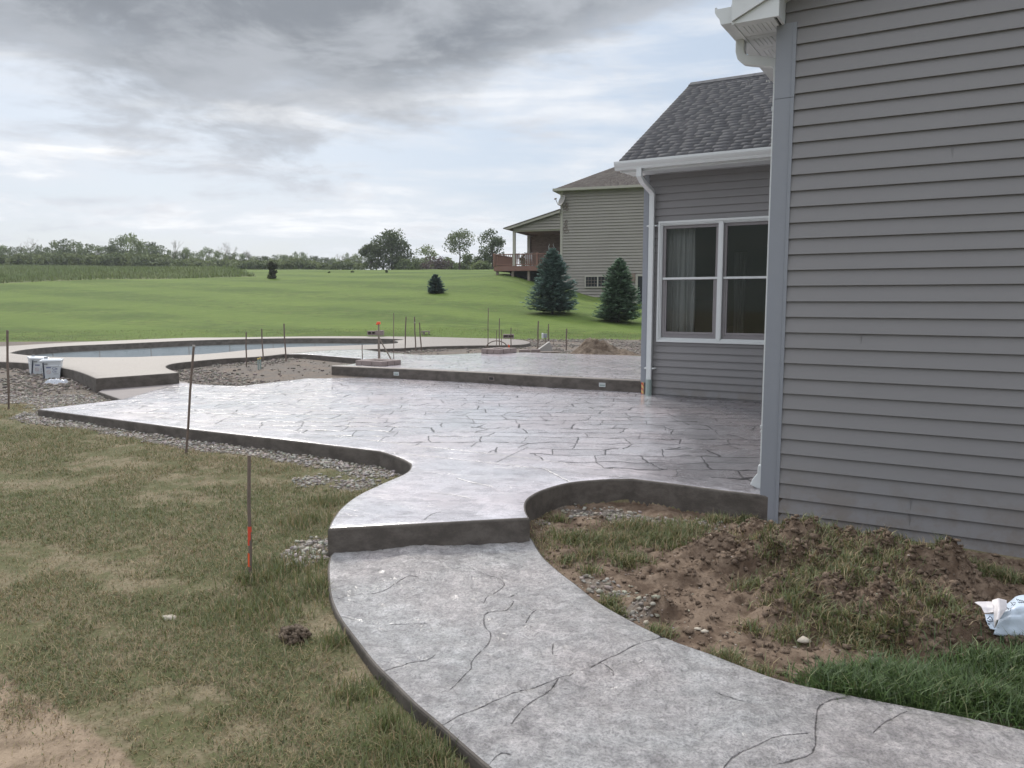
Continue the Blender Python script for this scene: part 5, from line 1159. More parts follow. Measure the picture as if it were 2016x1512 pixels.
# printed white sack at the right
M_sack = simple('sack_plastic', (.58, .66, .76), .38, .12, 7.0, .15, .004)
M_sack2 = simple('sack_inside', (.66, .62, .62), .45, .08, 7.0, .15, .004)
sk = empty('plastic_sack', at(1995, 1250, gzp(1995, 1250))); tag(sk, 'white printed plastic sack crumpled in the grass by the soil heap', 'sack')
Dk = sk.location[1]
def sp_(x, y, dy_=0.0): p_ = atD(x, y, Dk + dy_); return p_ - np.array(sk.location)
def sheet(pts_rows, m_, name, thick=.004, seed=1, amp=.006):
    rows = [np.array([sp_(*q_) for q_ in r_]) for r_ in pts_rows]; A_ = np.array(rows); n1_, n2_ = A_.shape[:2]; NU, NV = 30, 22
    V = []
    for i in range(NV):
        fi = i / (NV - 1) * (n1_ - 1); i0 = min(int(fi), n1_ - 2); a_ = fi - i0
        for j in range(NU):
            fj = j / (NU - 1) * (n2_ - 1); j0 = min(int(fj), n2_ - 2); b_ = fj - j0
            P_ = (A_[i0, j0] * (1 - b_) + A_[i0, j0 + 1] * b_) * (1 - a_) + (A_[i0 + 1, j0] * (1 - b_) + A_[i0 + 1, j0 + 1] * b_) * a_
            nn_ = abs(float(fbm(np.array([P_[0] * 9 + seed]), np.array([P_[2] * 14 + P_[1] * 9 + seed]), 1.0, 4, seed)[0]) - .5) * 2
            V.append(P_ + np.array([0, -.6, .8]) * (nn_ * amp * 4 - amp))
    ii = np.arange(NU * NV).reshape(NV, NU); Qq = np.stack([ii[:-1, :-1].ravel(), ii[:-1, 1:].ravel(), ii[1:, 1:].ravel(), ii[1:, :-1].ravel()], 1)
    o = npmesh(name, np.array(V), Qq, m_, sk, k=4, smooth=True); md = o.modifiers.new('thick', 'SOLIDIFY'); md.thickness = thick; return o
sheet([[(1978, 1195, .10), (2000, 1176, .12), (2040, 1170, .12), (2110, 1180, .1)], [(1975, 1205, .03), (2003, 1196, .0), (2045, 1190, .0), (2115, 1196, .0)], [(1966, 1222, .04), (1990, 1216, .0), (2040, 1212, -.01), (2110, 1216, .01)], [(1956, 1248, .02), (1985, 1253, .0), (2035, 1256, -.01), (2105, 1256, .0)]], M_sack, 'body', seed=3)
sheet([[(1919, 1186.5, .06), (1940, 1186, .06), (1955, 1185.5, .05)], [(1931, 1196, .03), (1943, 1197, .02), (1956, 1197, .0)], [(1938, 1208, .0), (1946, 1207.5, .0), (1957, 1206, -.02)]], M_sack2, 'fold', seed=5, amp=.003)
sheet([[(1953, 1184, .05), (1965, 1180, .04), (1980, 1183, .06)], [(1957, 1206, -.02), (1966, 1203, -.05), (1981, 1200, .0)], [(1959, 1238, -.05), (1963, 1222, -.08), (1976, 1206, -.03)]], M_sack2, 'fold', seed=8, amp=.003)
sheet([[(1939, 1209, .0), (1948, 1209, .0), (1958, 1207, -.01)], [(1942, 1222, -.02), (1950, 1222, -.03), (1959, 1222, -.03)], [(1950, 1238, -.04), (1955, 1240, -.05), (1960, 1242, -.05)]], M_sack, 'fold', seed=9, amp=.003)
ik = MB()
def stroke(mb, L_, off=-.09, r_=.0016): mb.tube([sp_(a_, b_, off) for a_, b_ in L_], r_, 4)
stroke(ik, [(1990, 1186), (1994, 1190), (1991, 1192)], -.03); stroke(ik, [(1994, 1187), (1999, 1186), (1998, 1190), (1994, 1192)], -.03)
stroke(ik, [(1982, 1196), (1986, 1199), (1984, 1201)], -.03); stroke(ik, [(1985, 1200), (1990, 1198), (1989, 1203)], -.04)
for k in range(4): stroke(ik, [(2001 + k * 4, 1179 + k), (2004 + k * 4, 1182 + k)], -.02); stroke(ik, [(2004 + k * 4, 1185), (2008 + k * 4, 1187)], -.03)
stroke(ik, [(1944, 1219), (1949, 1213), (1953, 1217), (1955, 1223), (1950, 1224), (1944, 1222)], -.04, .0022); stroke(ik, [(1948, 1220), (1952, 1221)], -.045, .002); stroke(ik, [(1946, 1228), (1948, 1229)], -.055, .003)
ik.build('print', M_ink, sk)
# stray stones in the grass and dirt clod beside the walkway
for i, (x, y, s_, lab) in enumerate(((338, 1216, .035, 'flat pale stone lying in the lawn halfway to the nearest stake'), (1583, 1260, .028, 'pale flat stone alone on the bare soil beside the walkway'), (1713, 1284, .014, 'small yellow stone at the edge of the soil'), (1374, 1238, .016, 'left of two broken pale stones on the soil'), (1388, 1243, .018, 'right of two broken pale stones on the soil'))):
    z_ = gzp(x, y); p = at(x, y, z_ + .005); V = ICO * (1 + R.uniform(-.3, .3, (12, 1))) * s_ * np.array([1.3, .9, .45])
    o = npmesh('stone', V, ICF, M_stone, cols=np.tile([.42, .37, .30], (12, 1))); o.location = p; tag(o, lab, 'stone')
zc = gzp(580, 1255); n = 260; V = []; Fc = []
for i in range(n):
    a = R.normal(0, 1, 3); a /= np.linalg.norm(a); c_ = a * np.array([.075, .06, .04]) * R.random() ** .4; V.append(ICO * R.uniform(.006, .016) * (1 + R.uniform(-.3, .3, (12, 1))) + c_ + [0, 0, .02]); Fc.append(ICF + 12 * i)
o = npmesh('sod_clump', np.concatenate(V), np.concatenate(Fc), M_dirt); o.location = at(578, 1258, zc); tag(o, 'torn brown clump of sod lying left of the walkway', 'sod')

# ------------------------------------------------------------------ the neighbouring house
A2 = np.array([.949, -.316, 0]); A2 /= np.linalg.norm(A2); B2 = np.array([-A2[1], A2[0], 0])
N0 = atD(1103.5, 560, 50.0); N0[2] = 0
def NP(a, b, z): return N0 + a * A2 + b * B2 + z * UZ
def nz(x, y, b=0.0): q_ = onpl(x, y, NP(0, b, 0), B2); return float((q_ - N0) @ A2), float(q_[2])
nh = empty('neighbour_house', N0); tag(nh, 'tan sided two storey house with brown hip roof and a covered deck on the slope', 'house')
def nb(mb, name, m, parent=None, bevel=0): return mb.build(name, m, parent or nh, N0, bevel=bevel)
ze = nz(1103.5, 375)[1]; zlow = 0.8; WN = 12.0
nb(courses(MB(), NP(0, 0, 0), A2, -B2, [(.12, WN, zlow, ze)], zlow, .185, .058), 'wall', M_nsiding)
nb(MB().box(NP(WN / 2, 5, (zlow + ze) / 2), (WN - .04, 9.9, ze - zlow), (A2, B2, UZ)), 'wall_core', M_nsiding)
nb(MB().box(NP(.05, -.035, (zlow + ze) / 2), (.16, .05, ze - zlow), (A2, B2, UZ)), 'corner_board', M_tan)
M_nroof = shingle('brown_shingles', (.085, .07, .06), (.18, .155, .135))
ov = .42; pe = NP(-ov, -ov, ze + .02); 
# hip pitch from the sighted hip line
q_h = ray(1240, 318); bestp = (9, .5)
for pit in np.arange(.3, 1.2, .01):
    dh = A2 + B2 + UZ * pit
    for s_ in np.arange(1, 6, .05):
        P_ = pe + dh * s_ - np.array([0, 0, H]); zc_ = P_[1] * CT - P_[2] * ST; xx = 1008 + F * P_[0] / zc_; yy = 756 - F * (P_[1] * ST + P_[2] * CT) / zc_
        e_ = math.hypot(xx - 1240, yy - 318)
        if e_ < bestp[0]: bestp = (e_, pit)
pit = bestp[1]; hw_ = 5.4
def tri_roof(s): k = s / math.hypot(1, pit); return (k, WN + 2 * ov - k)
roof_plane('roof', M_nroof, nh, pe, A2, B2 + UZ * pit, tri_roof, math.hypot(1, pit) * hw_, .16, .014, N0)
def tri_roof2(s): k = s / math.hypot(1, pit); return (k, 10.8 - k)
roof_plane('roof', M_nroof, nh, pe, B2, A2 + UZ * pit, tri_roof2, math.hypot(1, pit) * hw_ * .999, .16, .014, N0)
nb(MB().box(NP(WN / 2 - ov / 2, -ov - .01, ze + .0), (WN + ov, .05, .15), (A2, B2, UZ)).box(NP(-ov - .01, 4.6, ze), (.05, 10, .149), (A2, B2, UZ)), 'eave_fascia', M_tan)
nb(MB().box(NP(WN / 2 - ov / 2, -ov / 2, ze - .06), (WN + ov - .06, ov - .03, .02), (A2, B2, UZ)).box(NP(-ov / 2, 5, ze - .062), (ov - .03, 9.5, .02), (A2, B2, UZ)), 'soffit', M_tan)
a_l, zt_ = nz(1152, 543); a_r, zb_ = nz(1203, 566.5)
wn_ = MB()
for x0, x1, y0, y1 in ((a_l, a_r, zt_ - .07, zt_), (a_l, a_r, zb_, zb_ + .07), (a_l, a_l + .07, zb_ + .07, zt_ - .07), (a_r - .07, a_r, zb_ + .07, zt_ - .07), ((a_l + a_r) / 2 - .035, (a_l + a_r) / 2 + .035, zb_ + .07, zt_ - .07)):
    wn_.box(NP((x0 + x1) / 2, -.06, (y0 + y1) / 2), (x1 - x0, .12, y1 - y0), (A2, B2, UZ))
nw = nb(wn_, 'window', M_tan)
M_dglass = simple('dark_glass', (.015, .018, .02), .1, .05, 2.0)
MB().box(NP((a_l + a_r) / 2, -.075, (zb_ + zt_) / 2), (a_r - a_l - .1, .02, zt_ - zb_ - .1), (A2, B2, UZ)).build('glass_pane', M_dglass, nw, N0)
gr = MB()
for s_ in (.13, .25, .37, .63, .75, .87): gr.box(NP(a_l + (a_r - a_l) * s_, -.090, (zb_ + zt_) / 2), (.02, .01, zt_ - zb_ - .14), (A2, B2, UZ))
for s_ in (.35, .62): gr.box(NP((a_l + a_r) / 2, -.0905, zb_ + (zt_ - zb_) * s_), (a_r - a_l - .14, .01, .02), (A2, B2, UZ))
gr.build('grille', M_steel, nw, N0)
da, dzt = nz(1251, 541); 
nd = nb(MB().box(NP(da + .10, -.06, dzt - 1.05), (.14, .12, 2.1), (A2, B2, UZ)).box(NP(da + .6, -.06, dzt - .04), (.86, .12, .1), (A2, B2, UZ)), 'door', M_tan)
MB().box(NP(da + .62, -.07, dzt - 1.1), (.9, .03, 2.0), (A2, B2, UZ)).build('glass_pane', M_dglass, nd, N0)
def f(t):
    P = t.n('ShaderNodeNewGeometry').outputs['Position']; x, y, z = t.xyz(P)[:]
    bk_ = t.n('ShaderNodeTexBrick', Scale=4.0, Color1=(.17, .115, .09, 1), Color2=(.24, .18, .15, 1), Mortar=(.25, .23, .2, 1), Vector=t.com(t.m('ADD', x, y), z, 0.0)); bk_.inputs['Mortar Size'].default_value = .012
    return pbsdf(t, bk_.outputs['Color'], .85)
M_brick = mat('tan_brick', f)
nb(MB().box(NP(da - .17, -.06, dzt - .2), (.36, .10, .55), (A2, B2, UZ)), 'brick_panel', M_brick)
# lean-to porch roof and its closed gable end
P_hi = nz(1102, 413); P_lo = nz(995, 448); zb1 = nz(1010, 453.5)[1]
sl_ = (P_hi[1] - P_lo[1]) / (P_hi[0] - P_lo[0]); a_lo = P_lo[0]; dep_ = 4.6
pv_ = MB().sweep([(a_lo, P_lo[1] - .05), (0, P_hi[1] + (0 - P_hi[0]) * sl_ - .05), (0, P_hi[1] + (0 - P_hi[0]) * sl_ - .22), (a_lo + .3, P_lo[1] - .14), (a_lo, P_lo[1] - .12)], NP(0, 0, 0), A2, UZ, B2, -.30, -.24)
nb(pv_, 'porch_rake', M_tan)
rtop = MB().sweep([(a_lo - .05, P_lo[1] - .05), (0, P_hi[1] - P_hi[0] * sl_), (0, P_hi[1] - P_hi[0] * sl_ - .08), (a_lo - .05, P_lo[1] - .11)], NP(0, 0, 0), A2, UZ, B2, -.32, dep_)
nb(rtop, 'porch_roof', M_nroof)
a_p = nz(1010, 500)[0]
nb(courses(MB(), NP(0, 0, 0), A2, -B2, [(lambda z_: max(a_p, (z_ - P_lo[1] + .2) / sl_ + a_lo + .1), 0, zb1, P_hi[1] - .15)], zb1, .185, .075), 'porch_gable', M_nsiding)
nb(MB().box(NP(a_p / 2, .07, zb1 - .04), (-a_p, .14, .10), (A2, B2, UZ)).box(NP(a_p + .05, dep_ / 2, zb1 + .0), (.12, dep_, .2), (A2, B2, UZ)), 'porch_beam', M_tan)
M_porch = simple('porch_ceiling', (.24, .19, .165), .8)
nb(MB().box(NP((a_p) / 2, dep_ / 2 + .1, zb1 + .03), (-a_p - .02, dep_ - .2, .03), (A2, B2, UZ)), 'porch_ceiling', M_porch)
zf_ = nz(1040, 524.5)[1]
# back wall of the porch in brick with a dark patio door
ab = nz(1045, 500, dep_ - .6)[0]
nb(MB().box(NP(ab / 2 - .02, dep_ - .5, (zf_ + zb1) / 2), (-ab, .2, zb1 - zf_ + .05), (A2, B2, UZ)), 'porch_wall', M_brick)
nb(MB().box(NP(ab - .12, dep_ - .65, (zf_ + zb1) / 2), (.2, .2, zb1 - zf_ + .04), (A2, B2, UZ)), 'porch_column', M_tan)
pd_ = nb(MB().box(NP(-1.02, dep_ - .64, zf_ + 1.0), (.12, .06, 2.0), (A2, B2, UZ)).box(NP(-.5, dep_ - .64, zf_ + 2.03), (1.2, .06, .08), (A2, B2, UZ)), 'patio_door', M_tan)
MB().box(NP(-.46, dep_ - .63, zf_ + 1.0), (.98, .04, 1.95), (A2, B2, UZ)).build('glass_pane', M_dglass, pd_, N0)
# side wall of the main block inside the porch
nb(MB().box(NP(-.03, dep_ / 2, (zf_ + zb1) / 2), (.06, dep_ - .8, zb1 - zf_ - .02), (A2, B2, UZ)), 'porch_wall', M_brick)
# deck
M_deckw = simple('red_brown_deck', (.20, .105, .08), .7, .25, 3.0)
dl = nz(971.5, 528)[0]
zd0, zd1 = nz(1000, 533.5)[1], nz(1000, 524)[1]
dk_ = nb(MB().box(NP(dl / 2, dep_ / 2 - .05, (zd0 + zd1) / 2), (-dl - .08, dep_, zd1 - zd0), (A2, B2, UZ)), 'deck', M_deckw)
rl = MB(); zr1 = nz(1000, 500)[1]
for a_, b_ in ((dl, 0), (nz(1056, 500)[0], 0)): rl.box(NP(a_ + .06, b_ - .02, (zd1 + zr1) / 2 + .02), (.12, .12, zr1 - zd1 + .08), (A2, B2, UZ))
rl.box(NP(dl + .06, dep_ - .1, (zd1 + zr1) / 2 + .02), (.12, .12, zr1 - zd1 + .06), (A2, B2, UZ))
rl.box(NP(dl / 2, -.02, zr1 - .03), (-dl - .1, .09, .06), (A2, B2, UZ)); rl.box(NP(dl / 2, -.02, zd1 + .09), (-dl - .1, .05, .06), (A2, B2, UZ))
rl.box(NP(dl + .06, dep_ / 2, zr1 - .031), (.09, dep_, .06), (A2, B2, UZ)); rl.box(NP(dl + .06, dep_ / 2, zd1 + .09), (.05, dep_, .06), (A2, B2, UZ))
rl.build('railing', M_deckw, dk_, N0)
bl = MB(); a_ = dl + .18
while a_ < -.05: bl.box(NP(a_, -.02, (zd1 + zr1) / 2 + .03), (.036, .036, zr1 - zd1 - .18), (A2, B2, UZ)); a_ += .125
b_ = .12
while b_ < dep_ - .15: bl.box(NP(dl + .06, b_, (zd1 + zr1) / 2 + .03), (.036, .036, zr1 - zd1 - .18), (A2, B2, UZ)); b_ += .125
o = bl.build('balusters', M_deckw, dk_, N0)
for a_ in (a_p,): nb(MB().box(NP(a_ + .08, .02, (zd1 + zb1) / 2 - .04), (.17, .17, zb1 - zd1 - .10), (A2, B2, UZ)), 'porch_post', M_tan)
nb(MB().box(NP(a_p + .06, dep_ - .3, (zd1 + zb1) / 2), (.16, .16, zb1 - zd1 - .12), (A2, B2, UZ)), 'porch_post', M_tan)
for x_ in (978, 1008.5, 1040): 
    a_ = nz(x_, 540)[0]; nb(MB().box(NP(a_, .12, (zlow + zd0) / 2), (.15, .15, zd0 - zlow - .002), (A2, B2, UZ)), 'deck_post', M_wood)
nb(MB().box(NP(dl / 2 + .3, 1.2, zd0 - .5), (-dl - .9, .1, 1.0), (A2, B2, UZ)), 'under_deck_shade', M_dark)  # dark sheet standing in for the shade beneath the deck
gs_ = MB(); pA = NP(a_p + .7, dep_ - .4, zb1 - .05); gs_.tube([pA, pA + A2 * .05 - UZ * .2, pA + A2 * .55 - UZ * .42, pA + A2 * .62 - UZ * .6, pA + A2 * .62 - UZ * 1.9], .045, 8); nb(gs_, 'downspout', M_tan)
# satellite dish
dp = NP(*( [nz(1108, 400)[0], -.05, nz(1108, 400)[1]] )); sd_ = empty('satellite_dish', dp); tag(sd_, 'grey satellite dish on the corner of the tan house under the eave', 'satellite dish')
nvd = np.array([-.80, -.45, .35]); nvd /= np.linalg.norm(nvd); e1 = np.cross(nvd, UZ); e1 /= np.linalg.norm(e1); e2 = np.cross(e1, nvd)
ds_ = MB(); vs = [(0 * nvd)]; rings_ = 5; seg = 20
for r_ in range(1, rings_ + 1):
    for k in range(seg): a = 2 * math.pi * k / seg; rr_2 = r_ / rings_; vs.append((e1 * math.cos(a) * .33 + e2 * math.sin(a) * .36) * rr_2 + nvd * .10 * rr_2 ** 2)
fs = [(0, 1 + k, 1 + (k + 1) % seg) for k in range(seg)] + [(1 + (r_ - 1) * seg + k, 1 + r_ * seg + k, 1 + r_ * seg + (k + 1) % seg, 1 + (r_ - 1) * seg + (k + 1) % seg) for r_ in range(1, rings_) for k in range(seg)]
cD = np.array([0, -.22, .0]) + UZ * .1
ds_.add([v + cD for v in vs], fs); o = ds_.build('reflector', M_conc, sd_, smooth=True); md = o.modifiers.new('t', 'SOLIDIFY'); md.thickness = .015
MB().tube([cD - e2 * .34, cD - e2 * .36 + nvd * .25, cD + nvd * .52 - e2 * .12], .018, 6).box(cD + nvd * .55 - e2 * .1, (.20, .06, .08), (e1, nvd, e2)).build('feed_arm', M_steel, sd_)
MB().tube([cD, cD * .3 - UZ * .1, (0, .03, -.35)], .025, 6).build('mount', M_steel, sd_)
for (x_, y0_, y1_, lab, k_) in ((1115.5, 401, 414, 'upper dark metal ornament on the tan wall below the dish', 0), (1114.5, 434, 458, 'lower dark metal vine ornament on the tan wall', 1)):
    a_, z1_ = nz(x_, y0_); z0_ = nz(x_, y1_)[1]; c_ = NP(a_, -.05, (z0_ + z1_) / 2); h_ = (z1_ - z0_) / 2; mb = MB()
    for j in range(3 + 2 * k_):
        zc_ = (-h_ + 2 * h_ * (j + .5) / (3 + 2 * k_)); rr_2 = .09 + .05 * (j % 2) if k_ == 0 else (.14 if j < 2 else .06)
        mb.tube([A2 * (math.cos(a) * rr_2 + .04 * (-1) ** j) - B2 * .01 + UZ * (zc_ + math.sin(a) * h_ / (3 + 2 * k_) * 1.3) for a in np.linspace(0, 2 * math.pi, 11)], .016, 5, False)
    mb.tube([-UZ * h_, UZ * h_], .014, 5); o = mb.build('wall_ornament', M_steel, None); o.location = c_; tag(o, lab, 'ornament', 'metal ornaments on the tan house')
a_, z_ = nz(1110.5, 523); o = MB().box(B2 * 0, (.30, .14, .34), (A2, B2, UZ)).tube([-B2 * .07, -B2 * .14], .10, 12).tube([UZ * .17 + A2 * -.1, UZ * .55 + A2 * -.1], .03, 6).build('electric_meter', M_cboard, None, bevel=.01); o.location = NP(a_, -.09, z_); tag(o, 'small grey electric meter low on the corner of the tan house', 'meter')
# white deck chairs
for x_, lab in ((1016, 'white folding deck chair at the left on the red brown deck'), (1041, 'white folding deck chair at the right on the red brown deck')):
    a_ = nz(x_, 520, 1.0)[0]; c_ = NP(a_, 1.0, zd1); ch = empty('deck_chair', c_); tag(ch, lab, 'chair', 'white chairs on the neighbour deck')
    for s_ in (-.22, .22):
        MB().tube([(s_, -.35, .02), (s_, .3, .42), (s_, .45, .95)], .018, 6).build('frame', M_white, ch); MB().tube([(s_, .35, .02), (s_, -.25, .42)], .018, 6).build('leg', M_white, ch)
    MB().box((0, .03, .38), (.42, .5, .02)).build('seat', M_cloth, ch); MB().box((0, .42, .7), (.42, .03, .4)).build('backrest', M_cloth, ch)
mb = MB(); 
for s_ in (-1, 1): mb.tube([(s_ * .04, 0, 0), (s_ * .16, 0, .12), (s_ * .19, 0, .3), (s_ * .12, 0, .46), (s_ * .15, 0, .55)], [.03, .026, .022, .018, .01], 6); mb.tube([(s_ * .17, 0, .18), (s_ * .08, 0, .3)], [.02, .008], 5)
ax_, az_ = nz(1086, 496, 1.0); mb.box((0, 0, -.04), (.16, .1, .1)); o = mb.build('antler_ornament', M_white, None); o.location = NP(ax_, .9, az_); tag(o, 'pale antler shaped ornament standing at the deck rail above the big spruce', 'ornament')
MB().tube([(0, 0, -.05), (0, 0, zr1 - az_ - .1 if zr1 < az_ else -.6)], .02, 6).build('stand', M_steel, o)

# ------------------------------------------------------------------ trees
M_bark = simple('bark', (.075, .06, .048), .95, .4, 10.0, .6, .02)
def leafcloud(name, parent, clumps, n, size, cols, flat=.0, seed=0, m=None, droop=0.0):
    rg = np.random.default_rng(seed); cl = np.array([c[0] for c in clumps]); rd = np.array([c[1] for c in clumps], float)
    wv = rd.prod(1) ** (2 / 3); ci = rg.choice(len(clumps), n, p=wv / wv.sum())
    d = rg.normal(0, 1, (n, 3)); d /= np.linalg.norm(d, axis=1)[:, None]; r_ = rg.random(n) ** .38
    P = cl[ci] + d * r_[:, None] * rd[ci]
    nrm = rg.normal(0, 1, (n, 3)); nrm[:, 2] += flat; nrm /= np.linalg.norm(nrm, axis=1)[:, None]
    t1 = np.cross(nrm, rg.normal(0, 1, (n, 3))); t1 /= np.linalg.norm(t1, axis=1)[:, None]; t2 = np.cross(nrm, t1)
    s = size * rg.uniform(.6, 1.4, (n, 1))
    V = np.stack([P - t1 * s, P + t2 * s * .55, P + t1 * s, P - t2 * s * .55], 1).reshape(-1, 3)
    c0, c1 = np.array(cols[0]), np.array(cols[1]); cm = rg.random((len(clumps), 1)); k = np.clip(cm[ci] * .7 + rg.random((n, 1)) * .5, 0, 1)
    C_ = (c0 * (1 - k) + c1 * k) * rg.uniform(.75, 1.25, (n, 1))
    return npmesh(name, V, np.arange(4 * n).reshape(-1, 4), m or M_leaf, parent, k=4, cols=np.repeat(C_, 4, 0))
def crown_clumps(h0, h1, rad, n, rg, shape='round'):
    out = []
    for i in range(n):
        s = rg.random(); z_ = h0 + (h1 - h0) * s
        prof = math.sin(math.pi * min(1, max(0, .12 + .80 * s))) ** .6 if shape == 'round' else (1 - s) ** .7
        a = rg.uniform(0, 6.28); r_ = rad * prof * rg.uniform(.25, 1.0) ** .6
        cr = rad * rg.uniform(.28, .50); out.append(((math.cos(a) * r_ * .82, math.sin(a) * r_ * .82, z_), (cr, cr, cr * .8)))
    return out
def trunk_mb(h, r, lean=.05, limbs=5, rg=None, h0=.35):
    mb = MB(); tp = np.array([rg.uniform(-lean, lean) * h, rg.uniform(-lean, lean) * h, h]); mb.tube([(0, 0, -.3), tp * .4 + [0.02 * h, 0, 0], tp * .75, tp], [r * 1.25, r * .85, r * .5, r * .15], 7)
    for i in range(limbs):
        s = rg.uniform(h0, .8); a = rg.uniform(0, 6.28); L_ = h * rg.uniform(.2, .42) * (1.1 - s * .6); b0 = tp * s; d_ = np.array([math.cos(a), math.sin(a), .9])
        mb.tube([b0, b0 + d_ * L_ * .45, b0 + d_ * L_ * .8 + [0, 0, L_ * .25]], [r * .4, r * .25, r * .08], 5)
    return mb
def leafy(name, loc, h, rad, h0, n, size, cols, label, cat='tree', group=None, seed=0, nclump=26, shape='round', tr=.08, clumps=None, flat=0):
    rg = np.random.default_rng(seed); root = empty(name, loc); tag(root, label, cat, group)
    trunk_mb(h * .9, tr, .03, 7, rg, h0=max(.15, h0)).build('trunk', M_bark, root)
    leafcloud('crown', root, clumps or crown_clumps(h * h0, h * .93, rad, nclump, rg, shape), n, size, cols, flat, seed)
    return root
def tz(x, y, D_): return atD(x, y, D_)
DK = ((.052, .070, .034), (.125, .155, .068)); MD = ((.075, .105, .042), (.175, .215, .088)); LT = ((.11, .15, .06), (.24, .28, .13))
def placed(x, ytop, ybase, hw, D_, **kw):
    b = atD(x, ybase, D_); h = (ybase - ytop) / F * D_; return b, h, hw / F * D_
b, h, r_ = placed(772, 457, 534, 44, 105); leafy('broad_tree', b, h, r_, .12, 5200, .16, DK, 'large dark broad tree on the crest, tallest of the far trees left of the deck', seed=11, nclump=46, tr=.16)
b, h, r_ = placed(730, 480, 534, 24, 103); leafy('broad_tree', b, h, r_, .10, 2400, .15, DK, 'shorter dark tree just left of the large broad tree', seed=12, nclump=20, tr=.11)
b, h, r_ = placed(844, 486, 531, 23, 110); leafy('broad_tree', b, h, r_, .35, 900, .13, LT, 'small open pale green tree between the large dark tree and the round topped trees', seed=13, nclump=16, tr=.08)
b, h, r_ = placed(904, 452, 534, 30, 92); leafy('round_tree', b, h, r_, .40, 2000, .105, ((.07, .10, .04), (.17, .20, .10)), 'round topped airy tree on a bare thin trunk, left of the darker one', group='round topped trees near the deck', seed=14, nclump=24, tr=.09)
b, h, r_ = placed(968, 452, 536, 29, 88); leafy('round_tree', b, h, r_, .16, 3000, .11, ((.04, .06, .025), (.12, .15, .07)), 'round topped darker tree leafy to the ground, right one of the pair beside the deck', group='round topped trees near the deck', seed=15, nclump=26, tr=.09)
b, h, r_ = placed(1031, 500, 530, 11, 80); leafy('round_tree', b, h, r_, .1, 900, .12, DK, 'small round dark tree seen through the deck railing', seed=16, nclump=12, tr=.08)
GB = 'bushes along the crest'
for i, (x, yt, yb, hw, D_, cs, lab) in enumerate(((798, 516, 531, 16, 100, MD, 'low green bush right under the large dark tree'), (826, 511, 531, 16, 104, LT, 'pale green bush left of the purple one'), (858, 513, 531, 26, 100, ((.06, .042, .042), (.11, .075, .07)), 'purple brown bush on the crest under the small open tree'),
    (884, 512, 532, 15, 103, LT, 'pale bush left of the bare thin trunk'), (920, 506, 533, 17, 98, MD, 'green bush just right of the bare thin trunk'), (944, 508, 534, 12, 104, DK, 'dark bush behind the gap between the round topped trees'), (950, 518, 535, 16, 86, LT, 'bright low bush at the foot of the darker round tree'))):
    b, h, r_ = placed(x, yt - 2, yb + 1, hw * 1.2, D_); leafy('bush', b, h, r_, .05, 1300, .12, cs, lab, 'bush', GB, 30 + i, 16, tr=.05)
for i, (x, y, D_, hw, lab) in enumerate(((648, 531.5, 62, 2.6, 'tiny dark shrub on the crest, leftmost of three'), (694, 532.5, 62, 3.2, 'tiny dark shrub on the crest, middle of three'), (762, 533.5, 61, 3.6, 'tiny dark shrub on the crest below the large dark tree'))):
    b, h, r_ = placed(x, y - hw * 1.3, y, hw, D_); b[2] = float(ground_z(np.array([b[0]]), np.array([b[1]]))[0]); leafy('shrub', b, h * 1.2, r_, .05, 220, .05, DK, lab, 'shrub', 'tiny shrubs on the crest', 50 + i, 8, tr=.02)
# spruces
def spruce(loc, h, r, n, label, seed, cols, group=None, wob=.22, size=.05):
    rg = np.random.default_rng(seed); root = empty('spruce', loc); tag(root, label, 'spruce', group)
    MB().tube([(0, 0, -.2), (0, 0, h * .97)], [h * .022, h * .004], 7).build('trunk', M_bark, root)
    nb_ = int(n / 26); P = []; T1 = []; S = []; tips = []
    for i in range(nb_):
        s = 1 - rg.random() ** .62 * .985; s = min(s, .985); a = rg.uniform(0, 6.28)
        prof = (1 - s) ** .72 * (1 if s > .10 else .86 + 1.4 * s); L_ = r * prof * rg.uniform(.68, 1.0 + wob) * (1 + .13 * math.sin(a * 3 + s * 9 + seed)) + .02 * h * (1 - s)
        z0 = h * (.035 + .95 * s); ln_ = 26; u = rg.random(ln_) ** .55
        rise = -.10 + .5 * s; x_ = L_ * u; zz = z0 + L_ * (rise * u + .16 * u ** 2)
        wdt = L_ * .24 * (1.15 - u) + .02; off = rg.normal(0, 1, ln_) * wdt * .55
        P.append(np.stack([np.cos(a) * x_ - np.sin(a) * off, np.sin(a) * x_ + np.cos(a) * off, zz - np.abs(off) * .35 - rg.random(ln_) * .03], 1))
        sd2 = np.sign(off) * rg.uniform(.2, .9, ln_); dr = np.stack([np.cos(a) - np.sin(a) * sd2, np.sin(a) + np.cos(a) * sd2, rise + .25 * u - .15], 1); T1.append(dr / np.linalg.norm(dr, axis=1)[:, None]); tips.append(u)
    P = np.concatenate(P); T1 = np.concatenate(T1); tips = np.concatenate(tips); m_ = len(P)
    up_ = np.array([0, 0, 1.]) + rg.normal(0, .35, (m_, 3)); W_ = np.cross(T1, up_); W_ /= np.linalg.norm(W_, axis=1)[:, None]
    sz = size * rg.uniform(.7, 1.5, (m_, 1))
    V = np.stack([P - T1 * sz - W_ * sz * .15, P + W_ * sz * .42 - T1 * sz * .1, P + T1 * sz * 1.2, P - W_ * sz * .42 - T1 * sz * .1], 1).reshape(-1, 3)
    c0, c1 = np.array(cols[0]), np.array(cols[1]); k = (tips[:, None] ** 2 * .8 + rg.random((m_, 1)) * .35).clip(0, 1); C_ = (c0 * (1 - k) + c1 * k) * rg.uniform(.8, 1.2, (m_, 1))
    npmesh('crown', V, np.arange(4 * m_).reshape(-1, 4), M_leaf, root, k=4, cols=np.repeat(C_, 4, 0)); return root
